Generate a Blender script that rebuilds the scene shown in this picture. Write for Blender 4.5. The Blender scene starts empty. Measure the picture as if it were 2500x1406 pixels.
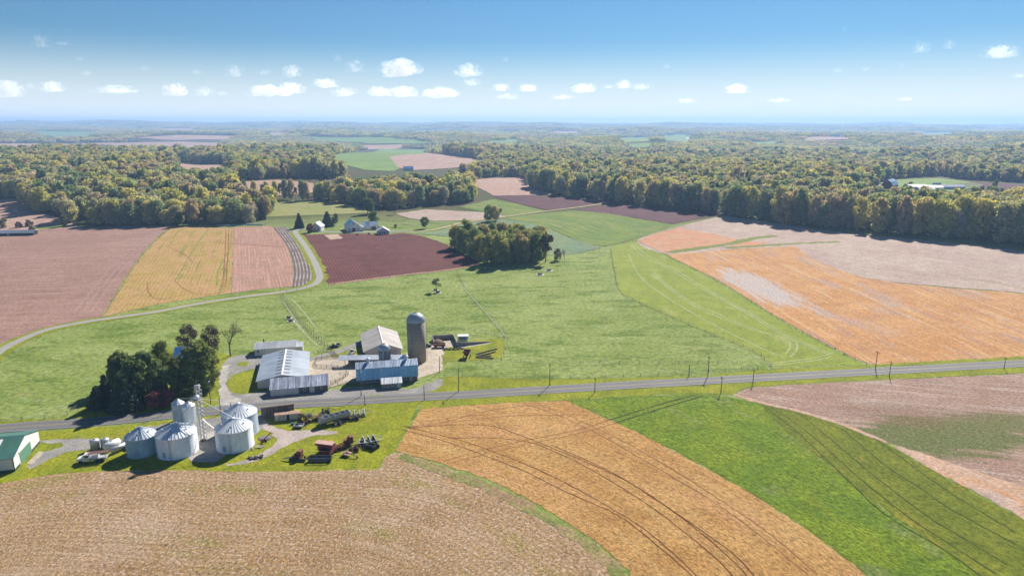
import bpy, math, random
import numpy as np
from mathutils import Vector, Matrix
from mathutils.geometry import delaunay_2d_cdt
R = math.radians
rng = np.random.default_rng(11)
random.seed(11)
S = bpy.context.scene
COL = S.collection

# ------------------------------------------------------------------ camera, sky, sun, exposure
F, CX, CY, H = 1667.0, 1250.0, 703.0, 100.0          # focal length and centre in photo pixels, camera height in metres
PITCH = math.atan(403.0 / F)
cam_d = bpy.data.cameras.new("camera")
cam_d.sensor_width = 36.0
cam_d.lens = 36.0 * F / 2500.0
cam_d.clip_start = 1.0
cam_d.clip_end = 90000.0
cam = bpy.data.objects.new("camera", cam_d)
cam.location = (0, 0, H)
cam.rotation_euler = (math.pi / 2 - PITCH, 0, 0)
COL.objects.link(cam)
S.camera = cam

SUN_AZ, SUN_EL = R(24), R(36)                         # azimuth to the right of straight ahead
W = bpy.data.worlds.new("World")
S.world = W
W.use_nodes = True
wn = W.node_tree
sky = wn.nodes.new("ShaderNodeTexSky")
sky.sky_type = 'NISHITA'
sky.sun_disc = False
sky.sun_elevation = SUN_EL
sky.sun_rotation = SUN_AZ
sky.altitude = 100
sky.air_density = 1.0
sky.dust_density = 0.1
sky.ozone_density = 3.0
bg = wn.nodes["Background"]
hsv = wn.nodes.new("ShaderNodeHueSaturation")
hsv.inputs["Hue"].default_value = 0.49
hsv.inputs["Saturation"].default_value = 1.0
wn.links.new(sky.outputs[0], hsv.inputs["Color"])
wbal = wn.nodes.new("ShaderNodeMix"); wbal.data_type = 'RGBA'; wbal.blend_type = 'MULTIPLY'
wbal.inputs[0].default_value = 1.0
wbal.inputs[7].default_value = (0.40, 0.61, 0.81, 1)    # white balance of the sky light
wn.links.new(hsv.outputs[0], wbal.inputs[6])
# pale band of thick air along the horizon
dirn = wn.nodes.new("ShaderNodeTexCoord"); sepz = wn.nodes.new("ShaderNodeSeparateXYZ")
wn.links.new(dirn.outputs["Generated"], sepz.inputs[0])
band = wn.nodes.new("ShaderNodeMapRange"); band.interpolation_type = 'SMOOTHSTEP'
band.inputs[1].default_value = -0.01; band.inputs[2].default_value = 0.115; band.inputs[3].default_value = 1.0; band.inputs[4].default_value = 0.0
wn.links.new(sepz.outputs[2], band.inputs[0])
pale = wn.nodes.new("ShaderNodeMix"); pale.data_type = 'RGBA'
pale.inputs[7].default_value = (9.6, 10.3, 10.4, 1)
wn.links.new(band.outputs[0], pale.inputs[0]); wn.links.new(wbal.outputs[2], pale.inputs[6])
wn.links.new(pale.outputs[2], bg.inputs[0])
bg.inputs[1].default_value = 0.05

sl = bpy.data.lights.new("sun", 'SUN')
sl.energy = 4.8
sl.angle = R(0.5)
sl.color = (1.0, 0.93, 0.82)
sun = bpy.data.objects.new("sun", sl)
sdir = Vector((math.sin(SUN_AZ) * math.cos(SUN_EL), math.cos(SUN_AZ) * math.cos(SUN_EL), math.sin(SUN_EL)))
sun.rotation_euler = sdir.to_track_quat('Z', 'Y').to_euler()
sun.location = (200, 400, 400)
COL.objects.link(sun)

S.view_settings.view_transform = 'Standard'
S.view_settings.look = 'None'
S.view_settings.exposure = 1.0
S.view_settings.gamma = 1.0
S.cycles.use_denoising = True
S.cycles.max_bounces = 6
S.cycles.transparent_max_bounces = 8
S.cycles.volume_bounces = 1
S.cycles.use_adaptive_sampling = True
S.cycles.adaptive_threshold = 0.015

# ------------------------------------------------------------------ terrain
def sm(a, b, x):
    t = np.clip((x - a) / (b - a), 0, 1)
    return t * t * (3 - 2 * t)

def hgt(x, y):
    x = np.asarray(x, float); y = np.asarray(y, float)
    d = np.hypot(x, y)
    near = sm(170, 480, np.hypot(x + 75, y - 255))
    z = near * (1.5 * np.sin(x / 83 + 1.3) * np.sin(y / 117 + .4) + 0.9 * np.sin(x / 51 - y / 77 + 2) )
    a = sm(800, 2600, d)
    z = z + a * (1 + sm(1800, 3500, d) * .5) * (13 * np.sin(x / 330 + .7) * np.sin(y / 410 + 1.1) + 9 * np.sin((x + .8 * y) / 260 + 2.2)
                 + 10 * np.sin(y / 560 + np.sin(x / 900) * 2.0) - 4)
    z = z + 20 * np.exp(-((x + 560) / 420) ** 2 - ((y - 1120) / 330) ** 2) + 9 * np.exp(-((x - 420) / 420) ** 2 - ((y - 1150) / 330) ** 2)
    b = sm(5500, 13500, y)
    u = x / np.maximum(y, 1)
    z = z + b * (62 - 45 * u + 16 * np.sin(u * 9 + 1) * np.sin(y / 1500) + 9 * np.sin(u * 23 + 2) + 5 * np.sin(u * 61) + 14 * np.sin(y / 800 + u * 5))
    return z

def ray(px, py):
    a = (np.asarray(px, float) - CX) / F
    b = (CY - np.asarray(py, float)) / F
    return np.stack([a, math.cos(PITCH) + b * math.sin(PITCH), -math.sin(PITCH) + b * math.cos(PITCH)], -1)

TS = np.concatenate([np.linspace(60, 900, 500), np.geomspace(905, 17500, 700)])
def PP(pts, z0=None):
    """photo pixels -> points on the terrain (first hit)"""
    out = []
    for (px, py) in pts:
        d = ray(px, py)
        if z0 is not None:
            t = (z0 - H) / d[2]
            out.append((d[0] * t, d[1] * t)); continue
        f = (H + d[2] * TS) - hgt(d[0] * TS, d[1] * TS)
        k = np.argmax(f < 0)
        if f[k] >= 0:
            t = TS[-1]
        elif k == 0:
            t = TS[0]
        else:
            t = TS[k - 1] + (TS[k] - TS[k - 1]) * f[k - 1] / (f[k - 1] - f[k])
        out.append((d[0] * t, d[1] * t))
    return np.array(out)

def P(px, py, z0=None):
    return PP([(px, py)], z0)[0]

def P3(px, py):
    p = P(px, py)
    return Vector((p[0], p[1], float(hgt(p[0], p[1]))))

def proj(x, y, z):
    z = z - H
    f = y * math.cos(PITCH) - z * math.sin(PITCH)
    u = y * math.sin(PITCH) + z * math.cos(PITCH)
    f = np.maximum(f, 1e-3)
    return CX + F * x / f, CY - F * u / f

def inside(poly, x, y):
    poly = np.asarray(poly, float)
    r = np.zeros(np.shape(x), bool)
    n = len(poly)
    for i in range(n):
        x0, y0 = poly[i]; x1, y1 = poly[(i + 1) % n]
        if y0 == y1: continue
        c = ((y0 > y) != (y1 > y)) & (x < (x1 - x0) * (y - y0) / (y1 - y0) + x0)
        r ^= c
    return r

# ------------------------------------------------------------------ node helpers
def lin(r, g, b):
    f = lambda c: (c / 255 / 12.92) if c / 255 <= .04045 else ((c / 255 + .055) / 1.055) ** 2.4
    return (f(r), f(g), f(b))
ALB = 0.52
def pc(r, g, b, k=1.0):
    return tuple(min(.85, v * ALB * k) for v in lin(r, g, b)) + (1,)

class NT:
    def __init__(s, name):
        s.m = bpy.data.materials.new(name)
        s.m.use_nodes = True
        s.t = s.m.node_tree
        s.b = s.t.nodes["Principled BSDF"]
        s.out = s.t.nodes["Material Output"]
    def n(s, t, **k):
        x = s.t.nodes.new(t)
        for a, v in k.items(): setattr(x, a, v)
        return x
    def l(s, a, b): s.t.links.new(a, b)
    def coord(s, kind="Object"):
        return s.n("ShaderNodeTexCoord").outputs[kind]
    def map(s, v, scale=(1, 1, 1), rot=0, loc=(0, 0, 0)):
        m = s.n("ShaderNodeMapping")
        m.inputs["Scale"].default_value = scale
        m.inputs["Rotation"].default_value = (0, 0, rot)
        m.inputs["Location"].default_value = loc
        s.l(v, m.inputs[0])
        return m.outputs[0]
    def noise(s, v, scale, detail=3, rough=.55, dist=0):
        x = s.n("ShaderNodeTexNoise")
        x.inputs["Scale"].default_value = scale
        x.inputs["Detail"].default_value = detail
        x.inputs["Roughness"].default_value = rough
        x.inputs["Distortion"].default_value = dist
        s.l(v, x.inputs["Vector"])
        return x.outputs["Fac"]
    def rng(s, f, a, b, c=0.0, d=1.0, smooth=True):
        x = s.n("ShaderNodeMapRange")
        x.interpolation_type = 'SMOOTHSTEP' if smooth else 'LINEAR'
        x.inputs[1].default_value = a; x.inputs[2].default_value = b
        x.inputs[3].default_value = c; x.inputs[4].default_value = d
        s.l(f, x.inputs[0])
        return x.outputs[0]
    def math(s, op, a, b=None):
        x = s.n("ShaderNodeMath", operation=op)
        for i, v in enumerate((a, b)):
            if v is None: continue
            if isinstance(v, (int, float)): x.inputs[i].default_value = v
            else: s.l(v, x.inputs[i])
        return x.outputs[0]
    def mix(s, f, a, b, mode='MIX'):
        x = s.n("ShaderNodeMix", data_type='RGBA', blend_type=mode)
        for sock, v in ((x.inputs[0], f), (x.inputs[6], a), (x.inputs[7], b)):
            if isinstance(v, (int, float)): sock.default_value = v
            elif isinstance(v, tuple): sock.default_value = v if len(v) == 4 else v + (1,)
            else: s.l(v, sock)
        return x.outputs[2]
    def gray(s, f):
        x = s.n("ShaderNodeCombineColor")
        for i in range(3): s.l(f, x.inputs[i])
        return x.outputs[0]
    def mulf(s, col, f):
        return s.mix(1.0, col, s.gray(f), 'MULTIPLY')
    def bump(s, f, strength, dist):
        x = s.n("ShaderNodeBump")
        x.inputs["Strength"].default_value = strength
        x.inputs["Distance"].default_value = dist
        s.l(f, x.inputs["Height"])
        s.l(x.outputs[0], s.b.inputs["Normal"])
    def ramp(s, f, stops, interp='LINEAR'):
        x = s.n("ShaderNodeValToRGB")
        x.color_ramp.interpolation = interp
        e = x.color_ramp.elements
        while len(e) < len(stops): e.new(0.5)
        for i, (p, c) in enumerate(stops):
            e[i].position = p; e[i].color = c
        s.l(f, x.inputs[0])
        return x.outputs[0]
    def fin(s, col, rough=.9, metal=0.0, spec=.2):
        if isinstance(col, tuple): s.b.inputs["Base Color"].default_value = col if len(col) == 4 else col + (1,)
        else: s.l(col, s.b.inputs["Base Color"])
        s.b.inputs["Roughness"].default_value = rough
        s.b.inputs["Metallic"].default_value = metal
        s.b.inputs["Specular IOR Level"].default_value = spec
        return s.m

def fieldmat(name, c1, c2, big=40, fine=1.0, lo=.55, hi=1.35, mid=.16, rows=None, streak=None, patches=(), blotch=(), speck=None, bump=.6, coord="UV", bd=.25, aniso=1.0, gain=None):
    """crop, soil or grass cover; all lengths in metres; u runs across the rows, v along them"""
    t = NT(name)
    v = t.coord(coord)
    wob = t.noise(v, 1 / 30, 2)
    col = t.mix(t.rng(t.noise(v, 1 / big, 5, .6), .38, .62), c1, c2)
    col = t.mulf(col, t.rng(t.noise(v, 1 / 7, 4, .6), .3, .7, 1 - mid, 1 + mid, False))
    for (c, scale, th, soft, amt, sx) in patches:
        f = t.rng(t.noise(t.map(v, (1 / scale, 1 / (scale * sx), 1), loc=(scale * 1.7, th * 31, 0)), 1.0, 6, .65), th, th + soft, 0, amt)
        col = t.mix(f, col, c)
    if streak:
        for (c, w, ln, th, amt) in streak:
            f = t.rng(t.noise(t.map(v, (1 / w, 1 / ln, 1)), 1.0, 3, .6, .3), th, th + .16, 0, amt)
            col = t.mix(f, col, c)
    for (c, cx, cy, rx, ry, ang, amt) in blotch:
        g = t.n("ShaderNodeTexCoord").outputs["Object"]
        m = t.n("ShaderNodeMapping", vector_type='TEXTURE')
        m.inputs["Location"].default_value = (cx, cy, 0)
        m.inputs["Rotation"].default_value = (0, 0, ang)
        m.inputs["Scale"].default_value = (rx, ry, 1000)
        t.l(g, m.inputs[0])
        q = t.n("ShaderNodeVectorMath", operation='LENGTH'); t.l(m.outputs[0], q.inputs[0])
        nz = t.noise(t.map(v, (1 / 4, 1 / 30, 1)), 1, 5, .65)
        f = t.rng(t.math('ADD', q.outputs["Value"], t.rng(nz, .25, .75, -.55, .55, False)), .55, 1.0, amt, 0)
        col = t.mix(f, col, c)
    if rows:
        (c, sp, amt, sharp) = rows
        sep = t.n("ShaderNodeSeparateXYZ"); t.l(v, sep.inputs[0])
        s_ = t.math('SINE', t.math('MULTIPLY', t.math('ADD', sep.outputs[0], t.math('MULTIPLY', wob, .6)), 2 * math.pi / sp))
        f = t.rng(s_, -1 + 2 * sharp, 1, 0, amt)
        f = t.math('MULTIPLY', f, t.rng(t.noise(v, 1 / 14, 3), .35, .6, .35, 1))
        col = t.mix(f, col, c)
    if gain: col = t.mix(1.0, col, tuple(gain) + (1,), 'MULTIPLY')
    fine = fine * 1.15
    fv = t.map(v, (1 / fine, 1 / (fine * aniso), 1))
    fn = t.noise(fv, 1.0, 6, .82)
    col = t.mulf(col, t.rng(fn, .37, .63, lo - .1, hi + .12, False))
    if speck:
        (c, size, th, amt) = speck
        f = t.rng(t.noise(t.map(v, (1 / size, 1 / size, 1), loc=(5, 3, 0)), 1.0, 5, .75), th, th + .08, 0, amt)
        col = t.mix(f, col, c)
    h = t.math('ADD', fn, t.math('MULTIPLY', t.noise(v, .35, 4, .7), 1.5))
    t.bump(h, bump, bd)
    return t.fin(col, .95, 0, .1)

def plain(name, col, rough=.6, metal=0.0, var=.12, scale=1.5, stain=None, spec=.3):
    t = NT(name)
    v = t.coord()
    c = t.mulf(t.mix(0, col, col), t.rng(t.noise(v, scale, 5, .6), .3, .7, 1 - var, 1 + var, False))
    if stain:
        c = t.mix(t.rng(t.noise(t.map(v, (1, 1, .35)), .8, 6, .7), .52, .68, 0, stain[1]), c, stain[0])
    return t.fin(c, rough, metal, spec)

def metal_roof(name, col, col2, metal=.5, rough=.45, pitchw=.9, stain=.4):
    """ribbed sheet metal; ribs run up the slope, sheets side by side along local x"""
    t = NT(name)
    v = t.coord()
    pan = t.noise(t.map(v, (1 / pitchw, .03, .03)), 1.0, 2, .5)
    c = t.mix(t.rng(pan, .4, .6), col, col2)
    c = t.mulf(c, t.rng(t.noise(t.map(v, (1.2, .25, .25)), 1.0, 5, .7), .3, .7, 1 - stain, 1 + stain * .6, False))
    c = t.mulf(c, t.rng(t.noise(v, .18, 3), .35, .65, .85, 1.12, False))
    sep = t.n("ShaderNodeSeparateXYZ"); t.l(v, sep.inputs[0])
    t.bump(t.math('SINE', t.math('MULTIPLY', sep.outputs[0], 2 * math.pi / .6)), .35, .05)
    return t.fin(c, rough, metal, .4)

def siding(name, col, var=.1, stain=None):
    t = NT(name)
    v = t.coord()
    c = t.mulf(t.mix(0, col, col), t.rng(t.noise(t.map(v, (2.5, 2.5, .12)), 1, 4, .65), .3, .7, 1 - var, 1 + var, False))
    if stain:
        c = t.mix(t.rng(t.noise(t.map(v, (1.1, 1.1, .3)), 1, 6, .7), .5, .62, 0, stain[1]), c, stain[0])
    return t.fin(c, .75, 0, .25)

# ------------------------------------------------------------------ mesh helpers
def mesh_obj(name, v, f, mat, parent=None, smooth=False, uv=None, tint=None):
    me = bpy.data.meshes.new(name)
    v = np.asarray(v, np.float32)
    if isinstance(f, np.ndarray):
        n, k = f.shape
        me.vertices.add(len(v)); me.vertices.foreach_set("co", v.ravel())
        me.loops.add(n * k); me.loops.foreach_set("vertex_index", f.ravel().astype(np.int32))
        me.polygons.add(n)
        me.polygons.foreach_set("loop_start", np.arange(0, n * k, k, dtype=np.int32))
        me.polygons.foreach_set("loop_total", np.full(n, k, np.int32))
        me.update(calc_edges=True)
    else:
        me.from_pydata([tuple(map(float, q)) for q in v], [], f)
        me.update()
    if uv is not None:
        lay = me.uv_layers.new(name="UVMap")
        li = np.empty(len(me.loops), np.int32); me.loops.foreach_get("vertex_index", li)
        lay.data.foreach_set("uv", np.asarray(uv, np.float32)[li].ravel())
    if tint is not None:
        a = me.attributes.new("tint", 'FLOAT', 'POINT')
        a.data.foreach_set("value", np.asarray(tint, np.float32))
    for m in (mat if isinstance(mat, (list, tuple)) else [mat]):
        me.materials.append(m)
    if smooth: me.polygons.foreach_set("use_smooth", np.ones(len(me.polygons), bool))
    o = bpy.data.objects.new(name, me)
    COL.objects.link(o)
    if parent: o.parent = parent
    return o

def tag(o, label, cat, group=None, kind=None):
    o["label"] = label; o["category"] = cat
    if group: o["group"] = group
    if kind: o["kind"] = kind
    return o

def struct(o, label=None):
    o["kind"] = "structure"
    if label: o["label"] = label
    return o

def thing(name, label, cat, loc, rz=0.0, group=None):
    o = bpy.data.objects.new(name, None)
    o.empty_display_size = .5
    COL.objects.link(o)
    o.location = loc; o.rotation_euler = (0, 0, rz)
    return tag(o, label, cat, group)

def copy_tree(o, parent=None):
    c = o.copy(); COL.objects.link(c)
    if parent: c.parent = parent
    for ch in list(o.children): copy_tree(ch, c)
    return c

def put(root, loc, rz=0.0, label=None, group=None, sc=None):
    c = copy_tree(root)
    c.location = loc; c.rotation_euler = (0, 0, rz)
    if label: c["label"] = label
    if group: c["group"] = group
    if sc: c.scale = sc
    return c

class MB:
    def __init__(s): s.v = []; s.f = []
    def add(s, v, f):
        b = len(s.v); s.v += [tuple(q) for q in v]; s.f += [[i + b for i in q] for q in f]; return s
    def box(s, x0, x1, y0, y1, z0, z1, m=None):
        v = [(x, y, z) for z in (z0, z1) for y in (y0, y1) for x in (x0, x1)]
        if m: v = [tuple(m @ Vector(q)) for q in v]
        return s.add(v, [[0, 2, 3, 1], [4, 5, 7, 6], [0, 1, 5, 4], [2, 6, 7, 3], [0, 4, 6, 2], [1, 3, 7, 5]])
    def prism(s, prof, a0, a1, axis='x'):
        """profile of (b, z) pairs extruded along x (b = y) or along y (b = x)"""
        n = len(prof)
        q = lambda a, b, z: (a, b, z) if axis == 'x' else (b, a, z)
        v = [q(a0, b, z) for b, z in prof] + [q(a1, b, z) for b, z in prof]
        return s.add(v, [[i, (i + 1) % n, n + (i + 1) % n, n + i] for i in range(n)] + [list(range(n))[::-1], list(range(n, 2 * n))])
    def bar(s, p0, p1, r, n=6, r1=None, cap=True):
        p0 = Vector(p0); p1 = Vector(p1); d = p1 - p0
        if d.length < 1e-6: return s
        q = d.to_track_quat('Z', 'Y'); r1 = r if r1 is None else r1
        v = []
        for p, rr in ((p0, r), (p1, r1)):
            for k in range(n):
                a = 2 * math.pi * (k + .5) / n
                v.append(p + q @ Vector((rr * math.cos(a), rr * math.sin(a), 0)))
        f = [[k, (k + 1) % n, n + (k + 1) % n, n + k] for k in range(n)]
        if cap: f += [list(range(n))[::-1], list(range(n, 2 * n))]
        return s.add(v, f)
    def lathe(s, prof, n=32, c=(0, 0), cap=True):
        """(r, z) profile turned about z"""
        v = []; f = []
        for r, z in prof:
            for k in range(n):
                a = 2 * math.pi * k / n
                v.append((c[0] + r * math.cos(a), c[1] + r * math.sin(a), z))
        for i in range(len(prof) - 1):
            for k in range(n):
                f.append([i * n + k, i * n + (k + 1) % n, (i + 1) * n + (k + 1) % n, (i + 1) * n + k])
        if cap:
            f.append(list(range(n))[::-1]); f.append(list(range((len(prof) - 1) * n, len(prof) * n)))
        return s.add(v, f)
    def cyl(s, p0, p1, r, n=16): return s.bar(p0, p1, r, n)
    def build(s, name, mat, parent=None, smooth=False):
        return mesh_obj(name, s.v, s.f, mat, parent, smooth)

def spline(pts, step):
    """Catmull-Rom through 2-D points, resampled every step metres"""
    p = np.asarray(pts, float)
    if len(p) == 2:
        n = max(2, int(np.hypot(*(p[1] - p[0])) / step) + 1)
        return p[0] + (p[1] - p[0]) * np.linspace(0, 1, n)[:, None]
    q = np.vstack([2 * p[0] - p[1], p, 2 * p[-1] - p[-2]])
    o = []
    for i in range(1, len(q) - 2):
        n = max(2, int(np.hypot(*(q[i + 1] - q[i])) / step) + 1)
        t = np.linspace(0, 1, n, endpoint=False)[:, None]
        o.append(.5 * (2 * q[i] + (q[i + 1] - q[i - 1]) * t + (2 * q[i - 1] - 5 * q[i] + 4 * q[i + 1] - q[i + 2]) * t ** 2
                       + (3 * q[i] - q[i - 1] - 3 * q[i + 1] + q[i + 2]) * t ** 3))
    return np.vstack(o + [p[-1:]])

def chain_dist(line, pts):
    """signed distance to, and arc length along, a polyline"""
    a = line[:-1]; d = line[1:] - a; L = np.hypot(d[:, 0], d[:, 1]) + 1e-9
    cum = np.concatenate([[0], np.cumsum(L)])[:-1]
    u = np.zeros(len(pts)); v = np.zeros(len(pts))
    for i0 in range(0, len(pts), 2000):
        q = pts[i0:i0 + 2000]
        r = q[:, None, :] - a[None]
        t = np.clip((r * d).sum(-1) / L ** 2, 0, 1)
        e = r - t[..., None] * d
        dist = np.hypot(e[..., 0], e[..., 1])
        k = dist.argmin(1); ii = np.arange(len(q))
        cr = d[k, 0] * r[ii, k, 1] - d[k, 1] * r[ii, k, 0]
        u[i0:i0 + 2000] = np.sign(cr) * dist[ii, k]; v[i0:i0 + 2000] = cum[k] + t[ii, k] * L[k]
    return u, v

def lift(d, layer):
    return 0.04 + 0.012 * layer + 0.0006 * np.maximum(d - 300, 0)

def field(name, poly, mat, layer, rowdir=None, guide=None, label=None, rag=.5, kind="structure", cat=None):
    chains = poly if isinstance(poly[0][0], (tuple, list)) else [[poly[i], poly[(i + 1) % len(poly)]] for i in range(len(poly))]
    ring = []
    G = [PP(c) for c in chains]
    allp = np.vstack(G)
    dm = np.hypot(allp[:, 0], allp[:, 1])
    size = max(np.ptp(allp[:, 0]), np.ptp(allp[:, 1]))
    step = float(np.clip(size / 60, 5, 60))
    for g_ in G:
        ring.append(spline(g_, step * .5)[:-1] if len(g_) > 1 else g_)
    ring = np.vstack(ring)
    ring = ring + rng.normal(0, rag * min(1, .3 + dm.min() / 600), ring.shape)
    keep = [0]
    for i in range(1, len(ring)):
        if np.hypot(*(ring[i] - ring[keep[-1]])) > step * .2: keep.append(i)
    ring = ring[keep]
    x0, y0 = ring.min(0); x1, y1 = ring.max(0)
    gx, gy = np.meshgrid(np.arange(x0 + step / 2, x1, step), np.arange(y0 + step / 2, y1, step))
    q = np.stack([gx.ravel(), gy.ravel()], -1)
    q = q[inside(ring, q[:, 0], q[:, 1])] if len(q) else q
    n = len(ring)
    vs = [Vector(p) for p in ring] + [Vector(p) for p in q]
    r = delaunay_2d_cdt(vs, [(i, (i + 1) % n) for i in range(n)], [], 1, 1e-4)
    v2 = np.array([tuple(p) for p in r[0]])
    z = hgt(v2[:, 0], v2[:, 1]) + lift(np.hypot(v2[:, 0], v2[:, 1]), layer)
    if guide is not None:
        u, w = chain_dist(spline(PP(guide), 4), v2)
    else:
        dv = np.array([0., 1.])
        if rowdir is not None:
            a, b = PP(rowdir); dv = (b - a) / np.hypot(*(b - a))
        u = v2 @ np.array([dv[1], -dv[0]]); w = v2 @ dv
    faces = []
    for f in r[2]:
        a, b, c = v2[f[0]], v2[f[1]], v2[f[2]]
        faces.append(list(f) if (b[0] - a[0]) * (c[1] - a[1]) - (b[1] - a[1]) * (c[0] - a[0]) > 0 else list(f)[::-1])
    o = mesh_obj(name, np.c_[v2, z], faces, mat, None, True, np.c_[u, w])
    o["kind"] = kind
    if label: o["label"] = label
    if cat: o["category"] = cat
    return o

def ribbon(name, pts, width, mat, layer, off=0.0, label=None, px=True, step=3.0, ragged=0.0):
    g_ = PP(pts) if px else np.asarray(pts, float)
    c = spline(g_, step)
    t = np.gradient(c, axis=0); t /= np.hypot(t[:, 0], t[:, 1])[:, None] + 1e-9
    nrm = np.c_[-t[:, 1], t[:, 0]]
    c = c + nrm * off
    cum = np.concatenate([[0], np.cumsum(np.hypot(*np.diff(c, axis=0).T))])
    k = max(3, int(width / 3) + 2)
    v = []; uv = []
    for s_ in np.linspace(-.5, .5, k):
        w = width * s_ + (rng.normal(0, ragged, len(c)) if abs(s_) == .5 else 0)
        q = c + nrm * (w[:, None] if isinstance(w, np.ndarray) else w)
        v.append(np.c_[q, hgt(q[:, 0], q[:, 1]) + lift(np.hypot(q[:, 0], q[:, 1]), layer)])
        uv.append(np.c_[np.full(len(c), width * s_), cum])
    n = len(c)
    f = [[j * n + i, j * n + i + 1, (j + 1) * n + i + 1, (j + 1) * n + i] for j in range(k - 1) for i in range(n - 1)]
    o = mesh_obj(name, np.vstack(v), f, mat, None, True, np.vstack(uv))
    return struct(o, label)

# ------------------------------------------------------------------ ground
PASTURE = [(-400, 800), (2900, 560), (2900, 1000), (-400, 1150)]
def ground():
    th = np.concatenate([np.linspace(-180, -60, 25)[:-1], np.linspace(-60, 60, 241), np.linspace(60, 180, 25)[1:-1]])
    rr = np.concatenate([[0.01, 20, 45], np.geomspace(60, 18500, 330)])
    A, Q = np.meshgrid(np.radians(th), rr)
    x = Q * np.sin(A); y = Q * np.cos(A)
    v = np.c_[x.ravel(), y.ravel(), hgt(x, y).ravel()]
    n, m = len(rr), len(th)
    i, j = np.meshgrid(np.arange(n - 1), np.arange(m), indexing='ij')
    jn = (j + 1) % m
    f = np.stack([i * m + j, (i + 1) * m + j, (i + 1) * m + jn, i * m + jn], -1).reshape(-1, 4)[:, ::-1]
    t = NT("pasture_ground")
    v_ = t.coord()
    a = pc(152, 168, 86); b = pc(170, 182, 108); c_ = pc(118, 142, 52)
    col = t.mix(t.rng(t.noise(v_, 1 / 45, 5, .62), .38, .62), a, b)
    col = t.mix(t.rng(t.noise(t.map(v_, (1 / 26, 1 / 12, 1)), 1, 5, .65), .48, .64, 0, .9), col, c_)
    col = t.mix(t.rng(t.noise(t.map(v_, (1 / 22, 1 / 9, 1), loc=(40, 7, 0)), 1, 6, .7), .56, .68, 0, .5), col, pc(188, 196, 150))
    col = t.mix(t.rng(t.noise(t.map(v_, (1 / 30, 1 / 14, 1), loc=(9, 70, 0)), 1, 6, .7), .6, .7, 0, .5), col, pc(196, 172, 112))
    col = t.mix(1.0, col, (0.988, 1.036, 0.914, 1), 'MULTIPLY')
    fn = t.noise(t.map(v_, (1 / 2.0, 1 / 2.2, 1)), 1, 6, .82)
    col = t.mulf(col, t.rng(fn, .36, .64, .5, 1.46, False))
    col = t.mix(t.rng(t.noise(t.map(v_, (1 / 2.2, 1 / 2.6, 1), loc=(3, 9, 0)), 1, 4, .75), .57, .68, 0, .6), col, pc(214, 218, 190))
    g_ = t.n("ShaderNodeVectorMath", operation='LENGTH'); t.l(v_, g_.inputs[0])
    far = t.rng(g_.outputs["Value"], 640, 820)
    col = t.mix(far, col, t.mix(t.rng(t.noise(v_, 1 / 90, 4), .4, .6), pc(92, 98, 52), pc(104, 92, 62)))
    t.bump(t.math('ADD', fn, t.math('MULTIPLY', t.noise(v_, .3, 5, .7), 1.6)), .7, .3)
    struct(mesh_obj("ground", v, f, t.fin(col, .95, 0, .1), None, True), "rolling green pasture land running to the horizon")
ground()

# ------------------------------------------------------------------ fields
def M(name, *a, **k): return fieldmat(name, *a, **k)
def MG(gain, name, *a, **k): return fieldmat(name, *a, gain=gain, **k)
m_pink = MG((0.997, 1.007, 0.921), "pink_soil_field", pc(190, 150, 144), pc(176, 138, 130), big=60, fine=1.3, lo=.72, hi=1.25, streak=[(pc(216, 182, 166), 3, 90, .52, .6), (pc(150, 112, 106), 5, 120, .56, .5)], rows=(pc(205, 168, 156), 3.0, .35, .3), speck=(pc(228, 200, 188), .9, .62, .5))
m_ygreen = MG((1.022, 0.924, 1.069), "yellow_green_strip", pc(212, 180, 112), pc(196, 176, 88), big=25, fine=1.0, lo=.65, hi=1.3, streak=[(pc(132, 156, 48), 4, 80, .55, .85), (pc(226, 172, 140), 2.5, 60, .55, .7), (pc(168, 128, 88), 1.2, 100, .62, .6)], rows=(pc(232, 200, 140), 2.4, .5, .35), speck=(pc(240, 214, 150), .8, .6, .5))
m_pink2 = MG((1.049, 1.042, 1.037), "pink_stubble_strip", pc(204, 158, 140), pc(190, 150, 132), big=30, fine=1.2, lo=.7, hi=1.25, streak=[(pc(230, 190, 168), 1.5, 70, .5, .6)], rows=(pc(226, 186, 160), 2.2, .4, .4), patches=[(pc(160, 150, 92), 20, .62, .1, .5, 2)])
m_mulch = M("plastic_mulch_rows", pc(136, 118, 112), pc(128, 110, 102), rows=(pc(208, 204, 198), 2.3, 1.0, .42), fine=1.5, lo=.85, hi=1.12)
m_maroon = MG((0.737, 0.600, 0.560), "maroon_ploughed_field", pc(138, 92, 92), pc(124, 80, 82), big=35, fine=1.4, lo=.75, hi=1.22, rows=(pc(196, 146, 130), 2.2, .5, .4), streak=[(pc(224, 180, 160), .9, 200, .66, .6)], bump=.8)
m_maroon2 = MG((0.894, 0.826, 0.854), "dark_maroon_field", pc(122, 84, 92), pc(108, 72, 82), big=40, fine=2.0, lo=.8, hi=1.2, rows=(pc(146, 106, 106), 5, .4, .4))
m_pale = MG((1.125, 1.122, 1.233), "pale_pink_field", pc(206, 184, 162), pc(196, 170, 152), big=50, fine=1.3, lo=.7, hi=1.22, streak=[(pc(226, 210, 192), 2.5, 60, .52, .6), (pc(164, 140, 122), 3, 50, .58, .5)], patches=[(pc(168, 160, 118), 30, .6, .1, .5, 3)], speck=(pc(236, 222, 206), .9, .6, .5))
m_brgreen = MG((1.718, 1.139, 1.212), "bright_green_crop", pc(112, 156, 62), pc(92, 142, 58), big=40, fine=1.5, lo=.75, hi=1.22, streak=[(pc(158, 176, 112), 4, 160, .52, .8), (pc(74, 112, 66), 3, 160, .56, .85), (pc(176, 162, 120), 5, 120, .6, .6)], rows=(pc(84, 122, 66), 8, .45, .5))
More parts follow.
